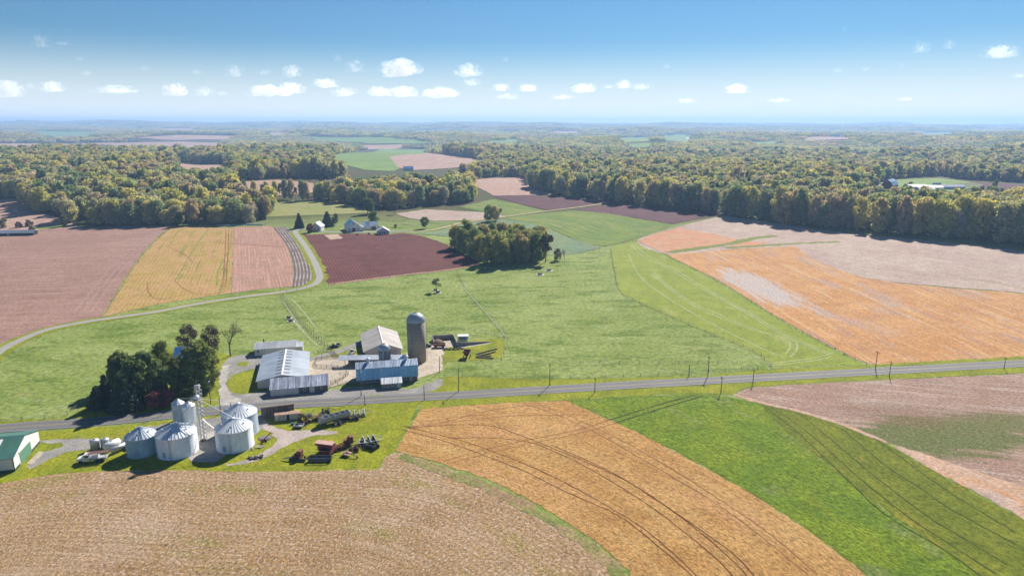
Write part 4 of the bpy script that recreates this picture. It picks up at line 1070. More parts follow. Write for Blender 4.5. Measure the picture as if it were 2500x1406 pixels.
m_grnroof = metal_roof("green_metal_roof", (.060, .165, .13, 1), (.052, .145, .115, 1), .1, .5, 1.0, .08)
m_bluetin = metal_roof("bright_blue_roof", (.05, .20, .56, 1), (.045, .18, .50, 1), .1, .5, 1.0, .08)
m_whwall = siding("white_siding", (.62, .62, .62, 1), .06, ((.42, .40, .37, 1), .35))
m_cream = siding("pale_siding", (.52, .49, .46, 1), .05, ((.40, .37, .34, 1), .25))
m_stone = plain("dark_stone_wall", (.15, .125, .115, 1), .9, 0, .45, 2.2)
m_block = plain("block_wall", (.27, .24, .215, 1), .9, 0, .25, 1.6)
m_mwall = siding("old_white_barn_wall", (.84, .82, .81, 1), .15, ((.40, .26, .22, 1), .6))
m_green = plain("green_door", (.10, .22, .15, 1), .6, 0, .08, 1)
m_dkgr = plain("dark_green_trim", (.035, .075, .06, 1), .6, 0, .08, 1)
m_whtrim = plain("white_trim", (.66, .66, .65, 1), .6, 0, .06)
m_glass = plain("dark_glass", (.03, .04, .05, 1), .15, 0, .1, 1, None, .6)
m_dark = plain("dark_interior", (.035, .032, .03, 1), .9, 0, .2)
m_wood = siding("weathered_wood", (.12, .095, .085, 1), .5, ((.055, .045, .045, 1), .7))
m_rustroof = plain("rusty_tin", (.34, .22, .16, 1), .8, .1, .3, 1.2, ((.45, .38, .33, 1), .6))
m_rustwall = siding("rusty_white_panels", (.42, .40, .37, 1), .25, ((.26, .15, .10, 1), .6))
m_brick = plain("red_brick", (.22, .09, .07, 1), .9, 0, .25, 2)
m_redbarn = siding("dark_red_siding", (.13, .035, .04, 1), .2)
m_pipe = plain("grey_steel", (.42, .43, .45, 1), .45, .5, .1)
m_dsteel = plain("dark_steel", (.05, .05, .055, 1), .6, .3, .25)
m_conw = plain("concrete_wall", (.30, .28, .27, 1), .9, 0, .2, .8)
m_manure = plain("manure", (.16, .11, .075, 1), .95, 0, .4, 2)
m_postw = plain("post_wood", (.14, .115, .095, 1), .9, 0, .3, 3)
m_postl = plain("pale_post_wood", (.30, .27, .23, 1), .9, 0, .3, 3)
m_galv = metal_roof("galvanised_bin_wall", (.82, .85, .88, 1), (.76, .80, .85, 1), .0, .42, 2.2, .12)
m_galvd = metal_roof("dull_bin_wall", (.38, .47, .55, 1), (.33, .42, .50, 1), .05, .5, 2.2, .2)
m_galvt = metal_roof("teal_grey_bin_wall", (.30, .48, .54, 1), (.26, .43, .50, 1), .05, .5, 2.2, .2)
m_binroof = plain("bin_roof_metal", (.62, .66, .71, 1), .5, .1, .08, 1.2)
m_binroofd = plain("dull_bin_roof", (.46, .52, .60, 1), .5, .15, .12, 1.2)
m_dome = plain("silo_dome_metal", (.32, .37, .43, 1), .5, .2, .12, 1.0, ((.30, .30, .32, 1), .4))
m_tankw = plain("white_tank_paint", (.66, .67, .68, 1), .4, 0, .05)
m_tankg = plain("grey_tank_metal", (.52, .53, .55, 1), .4, .4, .08)
m_tyre = plain("tyre_rubber", (.025, .025, .026, 1), .9, 0, .2)
m_rim = plain("wheel_rim", (.34, .32, .28, 1), .6, .2, .2)
m_red = plain("faded_red_paint", (.24, .055, .055, 1), .65, 0, .25, 1.5, ((.30, .16, .13, 1), .5))
m_dred = plain("dark_red_paint", (.15, .035, .04, 1), .65, 0, .25, 1.5)
m_rust = plain("rusty_metal", (.20, .085, .055, 1), .85, .1, .35, 2, ((.10, .06, .05, 1), .6))
m_pinkrust = plain("faded_pink_panel", (.42, .26, .23, 1), .75, 0, .15, 1, ((.30, .14, .11, 1), .6))
m_gpaint = plain("grey_paint", (.36, .38, .39, 1), .6, .1, .15, 1, ((.22, .20, .19, 1), .5))
m_carw = plain("white_car_paint", (.62, .63, .65, 1), .3, 0, .04, 1, None, .5)
m_orangep = plain("orange_paint", (.42, .17, .08, 1), .6, 0, .2)
m_blue = plain("blue_plastic", (.10, .24, .42, 1), .5, 0, .1)
m_tarp = plain("dark_tarp", (.045, .048, .055, 1), .7, 0, .2)

def opening(root, name, face, u, w, z, h, L, D, mat, frame=None, fw=.12):
    """a door or a window set proud of one wall of a box building"""
    fr = MB(); pn = MB()
    def bx(m, a0, a1, b0, b1, d):
        if face == 'y0': m.box(a0, a1, -d, .02, b0, b1)
        elif face == 'y1': m.box(a0, a1, D - .02, D + d, b0, b1)
        elif face == 'x0': m.box(-d, .02, a0, a1, b0, b1)
        else: m.box(L - .02, L + d, a0, a1, b0, b1)
    if frame:
        bx(fr, u - fw, u, z - fw, z + h + fw, .06); bx(fr, u + w, u + w + fw, z - fw, z + h + fw, .06)
        bx(fr, u, u + w, z - fw, z, .06); bx(fr, u, u + w, z + h, z + h + fw, .06)
        o = fr.build(name, frame, root)
        bx(pn, u, u + w, z, z + h, .035)
        pn.build("pane" if name == "window" else "panel", mat, o)
    else:
        bx(pn, u, u + w, z, z + h, .07)
        o = pn.build(name, mat, root)
    return o

def roof_slabs(prof, L, over, t=.14):
    """prof: (y, z) line of the roof's underside, left to right"""
    up = [(y, z + t) for y, z in prof]
    return MB().prism(prof + up[::-1], -over, L + over)

def building(name, label, cat, org, ang, L, D, wallprof, roofprof, wall, roof, over=.4, openings=(), z=None):
    zz = float(hgt(org[0], org[1])) if z is None else z
    r = thing(name, label, cat, (org[0], org[1], zz), R(ang))
    MB().prism([(0, -.4)] + wallprof + [(D, -.4)], 0, L).build("wall", wall, r)
    ro = roof_slabs(roofprof, L, over).build("roof", roof, r)
    for q in openings: opening(r, q[0], q[1], *q[2:6], L, D, *q[6:])
    return r, ro
def gable(name, label, cat, org, ang, L, D, e, rd, wall, roof, over=.4, openings=(), z=None, eo=.5):
    s = (rd - e) / (D / 2)
    return building(name, label, cat, org, ang, L, D, [(0, e - .03), (D / 2, rd - .03), (D, e - .03)], [(-eo, e - s * eo), (D / 2, rd), (D + eo, e - s * eo)], wall, roof, over, openings, z)

def rot(p, a): a = R(a); return np.array([p[0] * math.cos(a) - p[1] * math.sin(a), p[0] * math.sin(a) + p[1] * math.cos(a)])

# long front shed: pale boarded half and dark stone half under one lean-to roof
o = P(660, 951, 2.7)
r, ro = building("long_shed", "long low shed by the road, half pale boards, half dark stone, patchy blue grey roof", "shed", o, 14.5, 20.8, 6, [(0, 2.67), (6, 4.57)], [(-.5, 2.54), (6.3, 4.7)], m_stone, m_shroof, .35)
bw = MB()
for i in range(22): bw.box(.02 + i * .46, .44 + i * .46, -.12, -.004, -.3, 2.6)
bw.build("boarded_front", m_whwall, r)
MB().box(-.06, -.005, .1, 5.9, -.3, 2.6).build("boarded_end", m_whwall, r)
opening(r, "door", 'y0', 14.2, 1.6, .05, 2.15, 20.8, 6, m_whwall, m_whtrim)
opening(r, "window", 'y0', 12.0, .55, 1.1, .95, 20.8, 6, m_glass, m_whtrim)
opening(r, "window", 'y0', 18.2, .55, 1.2, .95, 20.8, 6, m_glass, m_whtrim)

# white metal barn, low pitched, with vent slots beside the ridge
a = 105.0
o = P(750, 919, 3.3)
L_, D_ = 31.5, 18.6
r, ro = gable("metal_barn", "large white low pitched metal barn with dark vent slots along its ridge", "barn", o, a, L_, D_, 3.1, 4.9, m_cream, m_wroof, .25)
sl_ = math.atan2(1.8, D_ / 2)
for i in range(8):
    for sgn in (-1, 1):
        m_ = MB(); x = 2.4 + i * 3.75
        for q in (0,):
            y0, y1 = (D_ / 2 - 2.7, D_ / 2 - .45) if sgn < 0 else (D_ / 2 + .45, D_ / 2 + 2.7)
            z0 = 4.9 - abs(y0 - D_ / 2) * 1.8 / (D_ / 2) + .14; z1 = 4.9 - abs(y1 - D_ / 2) * 1.8 / (D_ / 2) + .14
            m_.add([(x, y0, z0 + .01), (x + .42, y0, z0 + .01), (x + .42, y1, z1 + .01), (x, y1, z1 + .01), (x, y0, z0 + .10), (x + .42, y0, z0 + .10), (x + .42, y1, z1 + .10), (x, y1, z1 + .10)],
                   [[0, 3, 2, 1], [4, 5, 6, 7], [0, 1, 5, 4], [2, 3, 7, 6], [1, 2, 6, 5], [3, 0, 4, 7]])
        m_.build("roof_vent", m_dark, ro)
MB().box(-.25, L_ + .25, D_ / 2 - .3, D_ / 2 + .3, 4.99, 5.10).build("ridge_cap", m_whtrim, ro)

# workshop / garage
o = P(621, 852.4, 3.2)
r, ro = gable("workshop", "pale one storey workshop with grey metal roof beside the gravel turning circle", "workshop", o, 12.5, 17.5, 9.6, 3.2, 4.6, m_whwall, m_groof, .35,
              [("window", 'y0', 1.0, .8, 1.5, .9, m_glass, m_whtrim), ("door", 'y0', 5.2, 1.0, 0, 2.1, m_whtrim), ("garage_door", 'x0', 2.6, 4.2, 0, 2.8, m_gpaint, m_whtrim)])
MB().box(17.5, 20.2, 1.2, 7.0, -.3, 2.5).build("annex_wall", m_cream, r)
x_ = MB().prism([(.9, 2.52), (7.3, 2.9), (7.3, 3.0), (.9, 2.62)], 17.6, 20.5); x_.build("annex_roof", m_groof, r)
MB().box(3.0, 3.5, 6.2, 6.7, 3.6, 5.6).build("chimney", m_dark, r)

# blue roofed dairy barn with a gambrel roof and two ridge ventilators
o = P(873, 941)
L_, D_ = 23.4, 9.6
gp = [(-.55, 2.15), (1.25, 6.05), (D_ / 2, 7.7), (D_ - 1.25, 6.05), (D_ + .55, 2.15)]
r = thing("dairy_barn", "long stone dairy barn with a two pitch blue roof and two ridge ventilators", "barn", (o[0], o[1], 0), R(12.6))
MB().prism([(0, -.4), (0, 3.0), (1.3, 5.9), (D_ / 2, 7.55), (D_ - 1.3, 5.9), (D_, 3.0), (D_, -.4)], 0, L_).build("wall", m_stone, r)
def slab(a, b, t=.14): return [a, b, (b[0], b[1] + t), (a[0], a[1] + t)]
lw = MB().prism(slab(gp[0], gp[1]), -.35, L_ + .35); lw.prism(slab(gp[3], gp[4]), -.35, L_ + .35)
rl = lw.build("lower_roof", m_blroof, r)
up = MB().prism([(gp[1][0] - .1, gp[1][1] + .06), gp[2], (gp[3][0] + .1, gp[3][1] + .06), (gp[3][0] + .1, gp[3][1] + .22), (gp[2][0], gp[2][1] + .18), (gp[1][0] - .1, gp[1][1] + .22)], -.45, L_ + .45)
ru = up.build("upper_roof", m_blroof2, r)
for x in (4.6, 19.6):
    v_ = MB().lathe([(.5, 7.6), (.42, 8.5), (.8, 8.7), (.8, 8.95), (.15, 9.5)], 14, (x, D_ / 2)); v_.build("ridge_ventilator", m_galv, ru, True)
for x in (1.6, 2.7, 3.8, 4.9, 6.0, 7.1, 16.6, 17.5, 18.4):
    opening(r, "window", 'y0', x, .62, .95, .8, L_, D_, m_glass, m_whtrim, .09)
opening(r, "door", 'y0', 20.2, 1.1, .0, 1.95, L_, D_, m_gpaint)
opening(r, "door", 'x1', 3.2, 2.6, .0, 2.6, L_, D_, m_whtrim)
ol = P(933, 950)
q = building("milk_house", "small block lean-to with a patchy grey roof in front of the dairy barn", "milk house", ol, 12.6, 7.6, 3.4, [(0, 2.15), (3.4, 3.1)], [(-.4, 2.06), (3.5, 3.15)], m_block, m_leanroof, .3,
             [("window", 'y0', 1.5, .7, .95, .8, m_glass, m_whtrim), ("window", 'y0', 2.5, .9, .95, .8, m_glass, m_whtrim), ("window", 'y0', 4.6, .7, 1.0, .7, m_glass, m_whtrim), ("door", 'y0', 6.0, .9, .05, 1.9, m_cream, m_whtrim)])

# silos
def silo(name, label, c, rad, hw, hd, chute):
    r = thing(name, label, "silo", (c[0], c[1], 0))
    t = NT(name + "_staves"); v_ = t.coord()
    sep = t.n("ShaderNodeSeparateXYZ"); t.l(v_, sep.inputs[0])
    an = t.math('ARCTAN2', sep.outputs[1], sep.outputs[0])
    cv = t.n("ShaderNodeCombineXYZ"); t.l(an, cv.inputs[0]); t.l(sep.outputs[2], cv.inputs[1])
    c_ = t.mix(t.rng(t.noise(t.map(cv.outputs[0], (9, .12, 1)), 1, 4, .65), .35, .65), (.27, .225, .19, 1), (.38, .33, .285, 1))
    c_ = t.mix(t.rng(t.noise(t.map(cv.outputs[0], (2.2, .35, 1)), 1, 5, .7), .5, .66, 0, .6), c_, (.24, .20, .17, 1))
    band = t.rng(t.math('SINE', t.math('MULTIPLY', sep.outputs[2], 2 * math.pi / .76)), .75, 1, 1, .78)
    c_ = t.mulf(c_, band)
    MB().lathe([(rad, -.3), (rad, hw)], 40).build("stave_wall", t.fin(c_, .9, 0, .2), r, True)
    hp = MB(); z = .6
    while z < hw:
        for k in range(40):
            a0, a1 = 2 * math.pi * k / 40, 2 * math.pi * (k + 1) / 40
            hp.bar((rad * math.cos(a0) * 1.004, rad * math.sin(a0) * 1.004, z), (rad * math.cos(a1) * 1.004, rad * math.sin(a1) * 1.004, z), .03, 4, None, False)
        z += 1.5 if z > hw * .4 else .76
    hp.build("steel_hoops", m_dsteel, r)
    pr = [(rad * 1.02, hw - .05)] + [(rad * 1.02 * math.cos(a_), hw + (hd - hw) * math.sin(a_)) for a_ in np.linspace(.05, 1.45, 9)]
    dm = MB().lathe(pr, 40).build("dome", m_dome, r, True)
    rb = MB()
    for k in range(28):
        a_ = 2 * math.pi * k / 28
        for i in range(len(pr) - 1):
            rb.bar((pr[i][0] * math.cos(a_), pr[i][0] * math.sin(a_), pr[i][1]), (pr[i + 1][0] * math.cos(a_), pr[i + 1][0] * math.sin(a_), pr[i + 1][1]), .045, 4, None, False)
    rb.build("dome_seams", m_binroofd, dm)
    MB().lathe([(rad * .16, hd - .1), (rad * .14, hd + .16)], 12).build("cap", m_dsteel, dm)
    MB().bar((rad * math.cos(chute) * 1.08, rad * math.sin(chute) * 1.08, 0), (rad * math.cos(chute) * 1.08, rad * math.sin(chute) * 1.08, hw + .2), rad * .13, 10).build("chute", m_gpaint, r)
    MB().bar((rad * 1.14, -.5, .0), (rad * 1.14, -.5, hw), .09, 8).build("filler_pipe", m_pipe, r)
    return r
cs_ = P(1019, 889) + np.array([-.6, 3.9])
silo("tower_silo", "tall concrete stave silo with a metal dome, the taller of two", cs_, 3.92, 18.0, 21.8, R(95))
cs_ = np.array([-52.5, 266.8])
silo("short_silo", "short stave silo with a domed cap behind the blue roof", cs_, 2.4, 9.6, 12.0, R(-92))

# beige barn
o = P(991, 850, 3.0); o = o + rot((-0.2, 2.2), 105)
r, ro = gable("beige_barn", "beige pole barn with a broad plain gable roof between the silos and pasture", "barn", o, 105, 26.8, 15.4, 3.1, 6.2, m_cream, m_beige, .35, [("slide_door", 'x0', 2.0, 4.0, 0, 3.0, m_gpaint)], None, 1.0)
MB().box(-.35, 27.15, 7.45, 7.95, 6.27, 6.42).build("ridge_cap", m_whtrim, ro)
# feed bunk roof
o = P(826, 879, 3.0)
r = thing("feed_shed", "long open feeding shed with a narrow white roof behind the dairy barn", "shed", (o[0], o[1], 0), R(2.0))
MB().prism([(-.2, 3.0), (4.0, 3.7), (4.0, 3.82), (-.2, 3.12)], -.3, 28).build("roof", m_wroof, r)
MB().box(3.3, 28, 3.4, 3.6, -.2, 3.45).build("back_wall", m_block, r)
MB().box(3.4, 27.5, .6, 1.5, -.1, .8).build("feed_bunk", m_block, r)
for i in range(8): MB().box(2.6 + i * 3.5, 2.8 + i * 3.5, .1, .3, -.2, 3.02).build("post", m_postw, r)

# green roofed barn cut by the left edge of the picture
o = P(36.7, 1151)
r, ro = gable("green_barn", "white barn with green roof and large green sliding door at the left edge", "barn", o + rot((0, 33), 15.4) * 0 + rot((-30, 0), 15.4), 15.4, 30, 19.4, 4.4, 7.3, m_whwall, m_grnroof, .3,
              [("sliding_door", 'x1', 4.4, 8.2, .1, 3.9, m_green), ("walk_door", 'x1', 4.0, .3, .1, 1.5, m_whtrim)], None, .4)
MB().box(30.0, 30.05, -.05, 19.45, -.4, .8).build("green_base_band", m_dkgr, r)
MB().box(-.05, 30.05, -.05, -.005, -.4, .8).build("green_base_band", m_dkgr, r)
MB().box(30.0, 30.22, 4.0, 13.2, 4.05, 4.3).build("door_track", m_whtrim, r)
MB().box(29.9, 30.1, -.1, .12, .8, 4.3).build("corner_trim", m_dkgr, r)
for x in (24.0, 10.0):
    s_ = 2.9 / 9.7; m_ = MB()
    y0, y1 = 5.2, 8.4
    m_.prism([(y0, 4.4 + s_ * y0 + .15), (y1, 4.4 + s_ * y1 + .15), (y1, 4.4 + s_ * y1 + .2), (y0, 4.4 + s_ * y0 + .2)], x, x + .95)
    m_.build("skylight", m_whtrim, ro)
# wooden shed and rusty container
o = P(639.5, 1024)
r = thing("board_shed", "dark weathered board shed between the bins and the road", "shed", (o[0], o[1], 0), R(19))
MB().prism([(0, -.3), (0, 4.2), (4.6, 1.85), (4.6, -.3)], 0, 10.8).build("wall", m_wood, r)
MB().prism([(-.1, 4.3), (4.9, 1.75), (4.9, 1.85), (-.1, 4.38)], -.2, 11.0).build("roof", m_rustroof, r)
o = P(671.5, 1029.5)
r = thing("container", "rusty pale box container before the dark board shed", "container", (o[0], o[1], 0), R(13.5))
MB().box(0, 8.3, 0, 2.6, .25, 2.35).build("body", m_rustwall, r)
MB().prism([(-.12, 2.35), (1.3, 2.55), (2.72, 2.35), (2.72, 2.43), (1.3, 2.63), (-.12, 2.43)], -.1, 8.4).build("roof", m_rustroof, r)
MB().box(3.9, 4.8, -.05, .05, .3, 2.2).build("doorway", m_dark, r)
for x in (.6, 7.2): MB().box(x, x + .5, .1, 2.5, 0, .25).build("skid", m_dsteel, r)
# blue roofed house in the trees
o = P(424, 873, 5.2)
r, ro = gable("farmhouse", "house with a bright blue metal roof nearly hidden by the trees", "house", o, 13, 11, 9, 5.2, 8.2, m_whwall, m_bluetin, .3, [("window", 'y0', 1.5, .9, 1, 1.4, m_glass, m_whtrim), ("window", 'y0', 7.6, .9, 1, 1.4, m_glass, m_whtrim), ("door", 'y0', 5, 1.0, 0, 2.1, m_whtrim)])

# ------------------------------------------------------------------ grain bins
def bin_(name, label, c, rad, he, hr, wall, roofm, nrib=32, dent=False):
    r = thing(name, label, "grain bin", (c[0], c[1], 0), random.uniform(0, .2), "round metal grain bins")
    MB().lathe([(rad + .35, -.2), (rad + .35, .12)], 40).build("base_slab", m_conw, r)
    w = []; z = .12
    while z < he - .01:
        z2 = min(he, z + .82)
        w += [(rad, z + .02), (rad + .05, z + .06), (rad, z + .1), (rad, z2)]
        z = z2
    MB().lathe(w, 56).build("wall", wall, r, True)
    pr = [(rad + .12, he - .06), (rad * .10, hr)]
    ro = MB().lathe([(rad + .12, he - .12)] + pr, 56).build("roof", roofm, r)
    rb = MB()
    for k in range(nrib):
        a_ = 2 * math.pi * k / nrib
        u = Vector((math.cos(a_), math.sin(a_), 0)); s_ = Vector((-u.y, u.x, 0))
        p0 = u * (rad + .1) + Vector((0, 0, he - .02)); p1 = u * rad * .12 + Vector((0, 0, hr - .05))
        w0, w1, h_ = .09, .05, .13
        rb.add([p0 - s_ * w0, p0 + s_ * w0, p0 + Vector((0, 0, h_)), p1 - s_ * w1, p1 + s_ * w1, p1 + Vector((0, 0, h_ * .6))], [[0, 2, 5, 3], [1, 4, 5, 2], [0, 1, 2], [3, 5, 4]])
    rb.build("roof_ribs", roofm, ro)
    MB().lathe([(rad * .12, hr - .1), (rad * .11, hr + .25), (rad * .04, hr + .42)], 14).build("cap", roofm, ro)
    a_ = -1.9
    MB().box(rad - .05, rad + .1, -.45, .45, .9, 2.6, Matrix.Rotation(a_, 4, 'Z')).build("access_door", m_galvd, r)
    ld = MB()
    for s_ in (-.22, .22): ld.bar(Matrix.Rotation(a_ + .35, 3, 'Z') @ Vector((rad + .15, s_, .3)), Matrix.Rotation(a_ + .35, 3, 'Z') @ Vector((rad + .15, s_, he + .2)), .035, 4)
    for i in range(int(he / .4)): ld.bar(Matrix.Rotation(a_ + .35, 3, 'Z') @ Vector((rad + .15, -.22, .4 + i * .4)), Matrix.Rotation(a_ + .35, 3, 'Z') @ Vector((rad + .15, .22, .4 + i * .4)), .025, 4)
    ld.build("ladder", m_pipe, r)
    for k in range(5):
        a2 = 1.0 + k * 1.25; f = .62
        MB().bar((rad * f * math.cos(a2), rad * f * math.sin(a2), he + (hr - he) * (1 - f)), (rad * f * math.cos(a2), rad * f * math.sin(a2), he + (hr - he) * (1 - f) + .55), .22, 8).build("roof_vent", m_galvd, ro)
    return Vector((c[0], c[1], hr + .35))
def bc_(px, py, rad): return P(px, py) + np.array([P(px, py)[0] / np.hypot(*P(px, py)), P(px, py)[1] / np.hypot(*P(px, py))]) * rad
tops = []
tops.append(bin_("grain_bin", "smallest and dullest of the four wide grain bins, at the left", bc_(351, 1118, 4.4), 4.4, 6.1, 8.5, m_galvt, m_binroofd, 28))
tops.append(bin_("grain_bin", "broad bright grain bin second from the left, beside the tower", bc_(438, 1122, 5.9), 5.9, 6.9, 9.6, m_galv, m_binroof, 36))
tops.append(bin_("grain_bin", "broad bright grain bin in front on the right of the tower", bc_(577, 1107, 5.6), 5.6, 6.9, 9.5, m_galv, m_binroof, 36))
tops.append(bin_("grain_bin", "wide grey grain bin standing behind the right hand front bin", bc_(590, 1071, 5.6), 5.6, 7.2, 10.1, m_galvd, m_binroof, 36))
def smallbin(label, c, rad, he, hr, mt):
    r = thing("hopper_bin", label, "grain bin", (c[0], c[1], 0), 0, "narrow tall bins by the road")
    MB().lathe([(rad, 0), (rad, he)], 10).build("wall", mt, r)
    ro = MB().lathe([(rad + .1, he - .05), (rad * .15, hr)], 10).build("roof", m_binroofd, r)
    MB().lathe([(rad * .15, hr - .1), (rad * .13, hr + .25)], 10).build("cap", m_rust, ro)
    return Vector((c[0], c[1], hr + .2))
tops.append(smallbin("dull narrow tall bin by the road, left of the pair", bc_(440, 1033, 2.1), 2.05, 6.7, 8.1, m_galvd))
tops.append(smallbin("brighter narrow tall bin by the road, right of the pair", bc_(465, 1035, 2.1), 2.15, 6.2, 7.5, m_galv))

# grain leg tower with its spouts
b = P(496, 1077)
r = thing("grain_elevator", "slender grain leg tower rising among the bins with spouts fanning out", "grain elevator", (b[0], b[1], 0), 0)
Ht = 18.2
m_ = MB()
for s_ in (-.45, .45): m_.box(s_ - .17, s_ + .17, -.24, .24, .3, Ht)
m_.build("leg_trunks", m_pipe, r)
m_ = MB(); cr_ = [(-.95, -.8), (.95, -.8), (.95, .8), (-.95, .8)]
for (x, y) in cr_: m_.bar((x, y, 0), (x, y, Ht - .5), .05, 4)
for i in range(13):
    z0, z1 = i * 1.45, (i + 1) * 1.45
    for k in range(4):
        p, q_ = cr_[k], cr_[(k + 1) % 4]
        m_.bar((p[0], p[1], z0), (q_[0], q_[1], z1), .028, 4); m_.bar((p[0], p[1], z1), (q_[0], q_[1], z1), .028, 4)
m_.build("lattice", m_pipe, r)
MB().box(-.7, .7, -.5, .5, 0, .7).build("boot", m_dsteel, r)
hd = MB().prism([(-.4, Ht), (-.4, Ht + .7), (-.2, Ht + 1.05), (.3, Ht + 1.05), (.4, Ht + .7), (.4, Ht)], -.75, .75); hd.build("head", m_tankg, r)
MB().bar((.0, .6, Ht + .6), (.0, 1.5, Ht + .6), .3, 10).build("motor", m_galvd, r)
MB().bar((0, 0, Ht + 1.3), (0, 0, Ht + 3.0), .04, 5).build("mast", m_pipe, r)
MB().lathe([(.35, Ht - 3.2), (.95, Ht - 2.6), (.95, Ht - 2.2), (.3, Ht - 1.6)], 14, (.0, -1.2)).build("distributor", m_galv, r)
MB().box(-1.6, 1.6, -2.1, -.9, Ht - 3.4, Ht - 3.3).build("platform", m_pipe, r)
rl_ = MB()
for x in (-1.6, 1.6):
    for y in (-2.1, -.9): rl_.bar((x, y, Ht - 3.3), (x, y, Ht - 2.2), .03, 4)
for z in (Ht - 2.75, Ht - 2.2):
    for p, q_ in (((-1.6, -2.1), (1.6, -2.1)), ((1.6, -2.1), (1.6, -.9)), ((-1.6, -2.1), (-1.6, -.9))): rl_.bar((p[0], p[1], z), (q_[0], q_[1], z), .025, 4)
rl_.build("railing", m_pipe, r)
st_ = Vector((0, -1.2, Ht - 2.9))
for k, t_ in enumerate(tops):
    e = t_ - Vector((b[0], b[1], 0))
    dd = (e - st_).normalized()
    MB().bar(st_ + dd * .5, e, .10, 8).build("spout", m_pipe, r)
e0 = Vector((5.2, -1.0, 4.2)); MB().bar((.3, -.3, 8.2), e0, .10, 8).build("spout", m_pipe, r)

# ------------------------------------------------------------------ tanks, vehicles and farm machinery
def wheel(root, x, y, r=.5, w=.3, name="wheel", rim=None):
    t = MB().lathe([(r * .62, -w / 2), (r * .92, -w / 2), (r, -w * .3), (r, w * .3), (r * .92, w / 2), (r * .62, w / 2)], 18)
    o = t.build(name, m_tyre, root)
    o.rotation_euler = (math.pi / 2, 0, 0); o.location = (x, y, r)
    MB().lathe([(r * .62, -w * .35), (r * .2, -w * .2), (r * .2, w * .2), (r * .62, w * .35)], 14).build("rim", rim or m_rim, o)
    return o
def at(px, py): 
    q = P(px, py); return (q[0], q[1], float(hgt(q[0], q[1])) + .1)

def open_box(m, x0, x1, y0, y1, z0, z1, t=.08, slope=0.0):
    m.box(x0, x1, y0, y1, z0, z0 + t)
    m.box(x0, x1, y0, y0 + t, z0 + t, z1); m.box(x0, x1, y1 - t, y1, z0 + t, z1)
    m.box(x0, x0 + t, y0 + t, y1 - t, z0 + t, z1); m.box(x1 - t, x1, y0 + t, y1 - t, z0 + t, z1)
    return m

for lab, px, py, rad, h in (("left one of the two small upright cylinder tanks by the truck", 233, 1096, 1.3, 3.0), ("right one of the two small upright cylinder tanks by the truck", 258, 1092, 1.2, 2.8)):
    c = at(px, py)
    r = thing("upright_tank", lab, "tank", c, 0, "upright cylinder tanks")
    MB().lathe([(rad, 0), (rad, h), (rad * .97, h + .12), (rad * .2, h + .3)], 24).build("shell", m_tankg, r, True)
    MB().lathe([(rad * .22, h + .25), (rad * .2, h + .45)], 10).build("lid", m_dsteel, r)
    for k in range(3): MB().lathe([(rad + .03, .5 + k * h / 3), (rad + .03, .62 + k * h / 3)], 24, (0, 0), False).build("band", m_pipe, r)
def lying_tank(name, lab, px, py, ang, L, rad, mt):
    r = thing(name, lab, "tank", at(px, py), R(ang), "white tanks lying in the grass")
    pr = [(0.01, -L / 2 - rad * .35), (rad * .6, -L / 2 - rad * .25), (rad, -L / 2), (rad, L / 2), (rad * .6, L / 2 + rad * .25), (.01, L / 2 + rad * .35)]
    o = MB().lathe(pr, 24).build("shell", mt, r, True)
    o.rotation_euler = (0, math.pi / 2, 0); o.location = (0, 0, rad + .45)
    for x in (-L * .32, L * .32): MB().box(x - .15, x + .15, -rad * .8, rad * .8, 0, .75).build("saddle", m_conw, r)
    MB().lathe([(.25, rad * 2 + .4), (.25, rad * 2 + .65)], 10).build("hatch", m_tankg, r)
lying_tank("fuel_tank", "fatter white tank lying nearest the upright cylinder tanks", 275, 1096, 63, 4.6, 1.15, m_tankw)
lying_tank("fuel_tank", "thinner shiny tank lying next to the dull grain bin", 291, 1101, 63, 5.0, .8, m_tankg)
r = thing("storage_box", "low white box tucked against the dull grain bin", "box", at(312, 1098), R(14))
MB().prism([(0, 0), (0, 1.3), (1.1, 1.55), (2.2, 1.3), (2.2, 0)], 0, 2.6).build("body", m_tankw, r)
MB().box(-.05, 2.65, -.05, .0, .1, .2).build("trim", m_dsteel, r)
r = thing("brush_heap", "brown heap behind the white box and tanks", "heap", at(313, 1077), 0)
mm = MB()
for i in range(26):
    p0 = Vector((random.uniform(-1.6, 1.6), random.uniform(-1, 1), random.uniform(.05, .9))); mm.bar(p0, p0 + Vector((random.uniform(-1.2, 1.2), random.uniform(-.6, .6), random.uniform(-.1, .3))), .11, 5)
mm.build("boards", m_rust, r)

# old truck with a pipe rack
r = thing("old_truck", "old white truck with a rusty pipe rack parked on the grass", "truck", at(203, 1128), R(195))
cab = MB().prism([(0, .75), (0, 1.5), (1.3, 1.75), (1.9, 2.65), (3.1, 2.65), (3.3, .75)], -1.15, 1.15, 'y'); cab.build("cab", m_carw, r)
r.children[0].location = (1.2, 0, 0); r.children[0].rotation_euler = (0, 0, math.pi)
MB().box(-6.6, 1.0, -.9, .9, .6, .85).build("chassis", m_dsteel, r)
MB().box(-1.95, -.9, -1.18, 1.18, 1.75, 2.4).build("windows", m_glass, r)
bd = MB(); bd.box(-6.8, -2.3, -1.2, 1.2, .9, 1.1)
for x in (-6.6, -4.6, -2.5):
    for y in (-1.1, 1.1): bd.bar((x, y, 1.1), (x, y, 2.5), .06, 5)
    bd.bar((x, -1.1, 2.5), (x, 1.1, 2.5), .06, 5)
bd.build("rack", m_gpaint, r)
pp = MB()
for i in range(7): pp.bar((-7.6 + random.uniform(-.4, .4), -.9 + i * .28, 2.62), (-1.4 + random.uniform(-.4, .6), -.9 + i * .28 + random.uniform(-.1, .1), 2.65), .08, 6)
pp.build("pipes", m_pinkrust, r)
MB().box(-4.4, -2.6, -1.0, .9, 1.1, 2.0).build("engine_box", m_tankw, r)
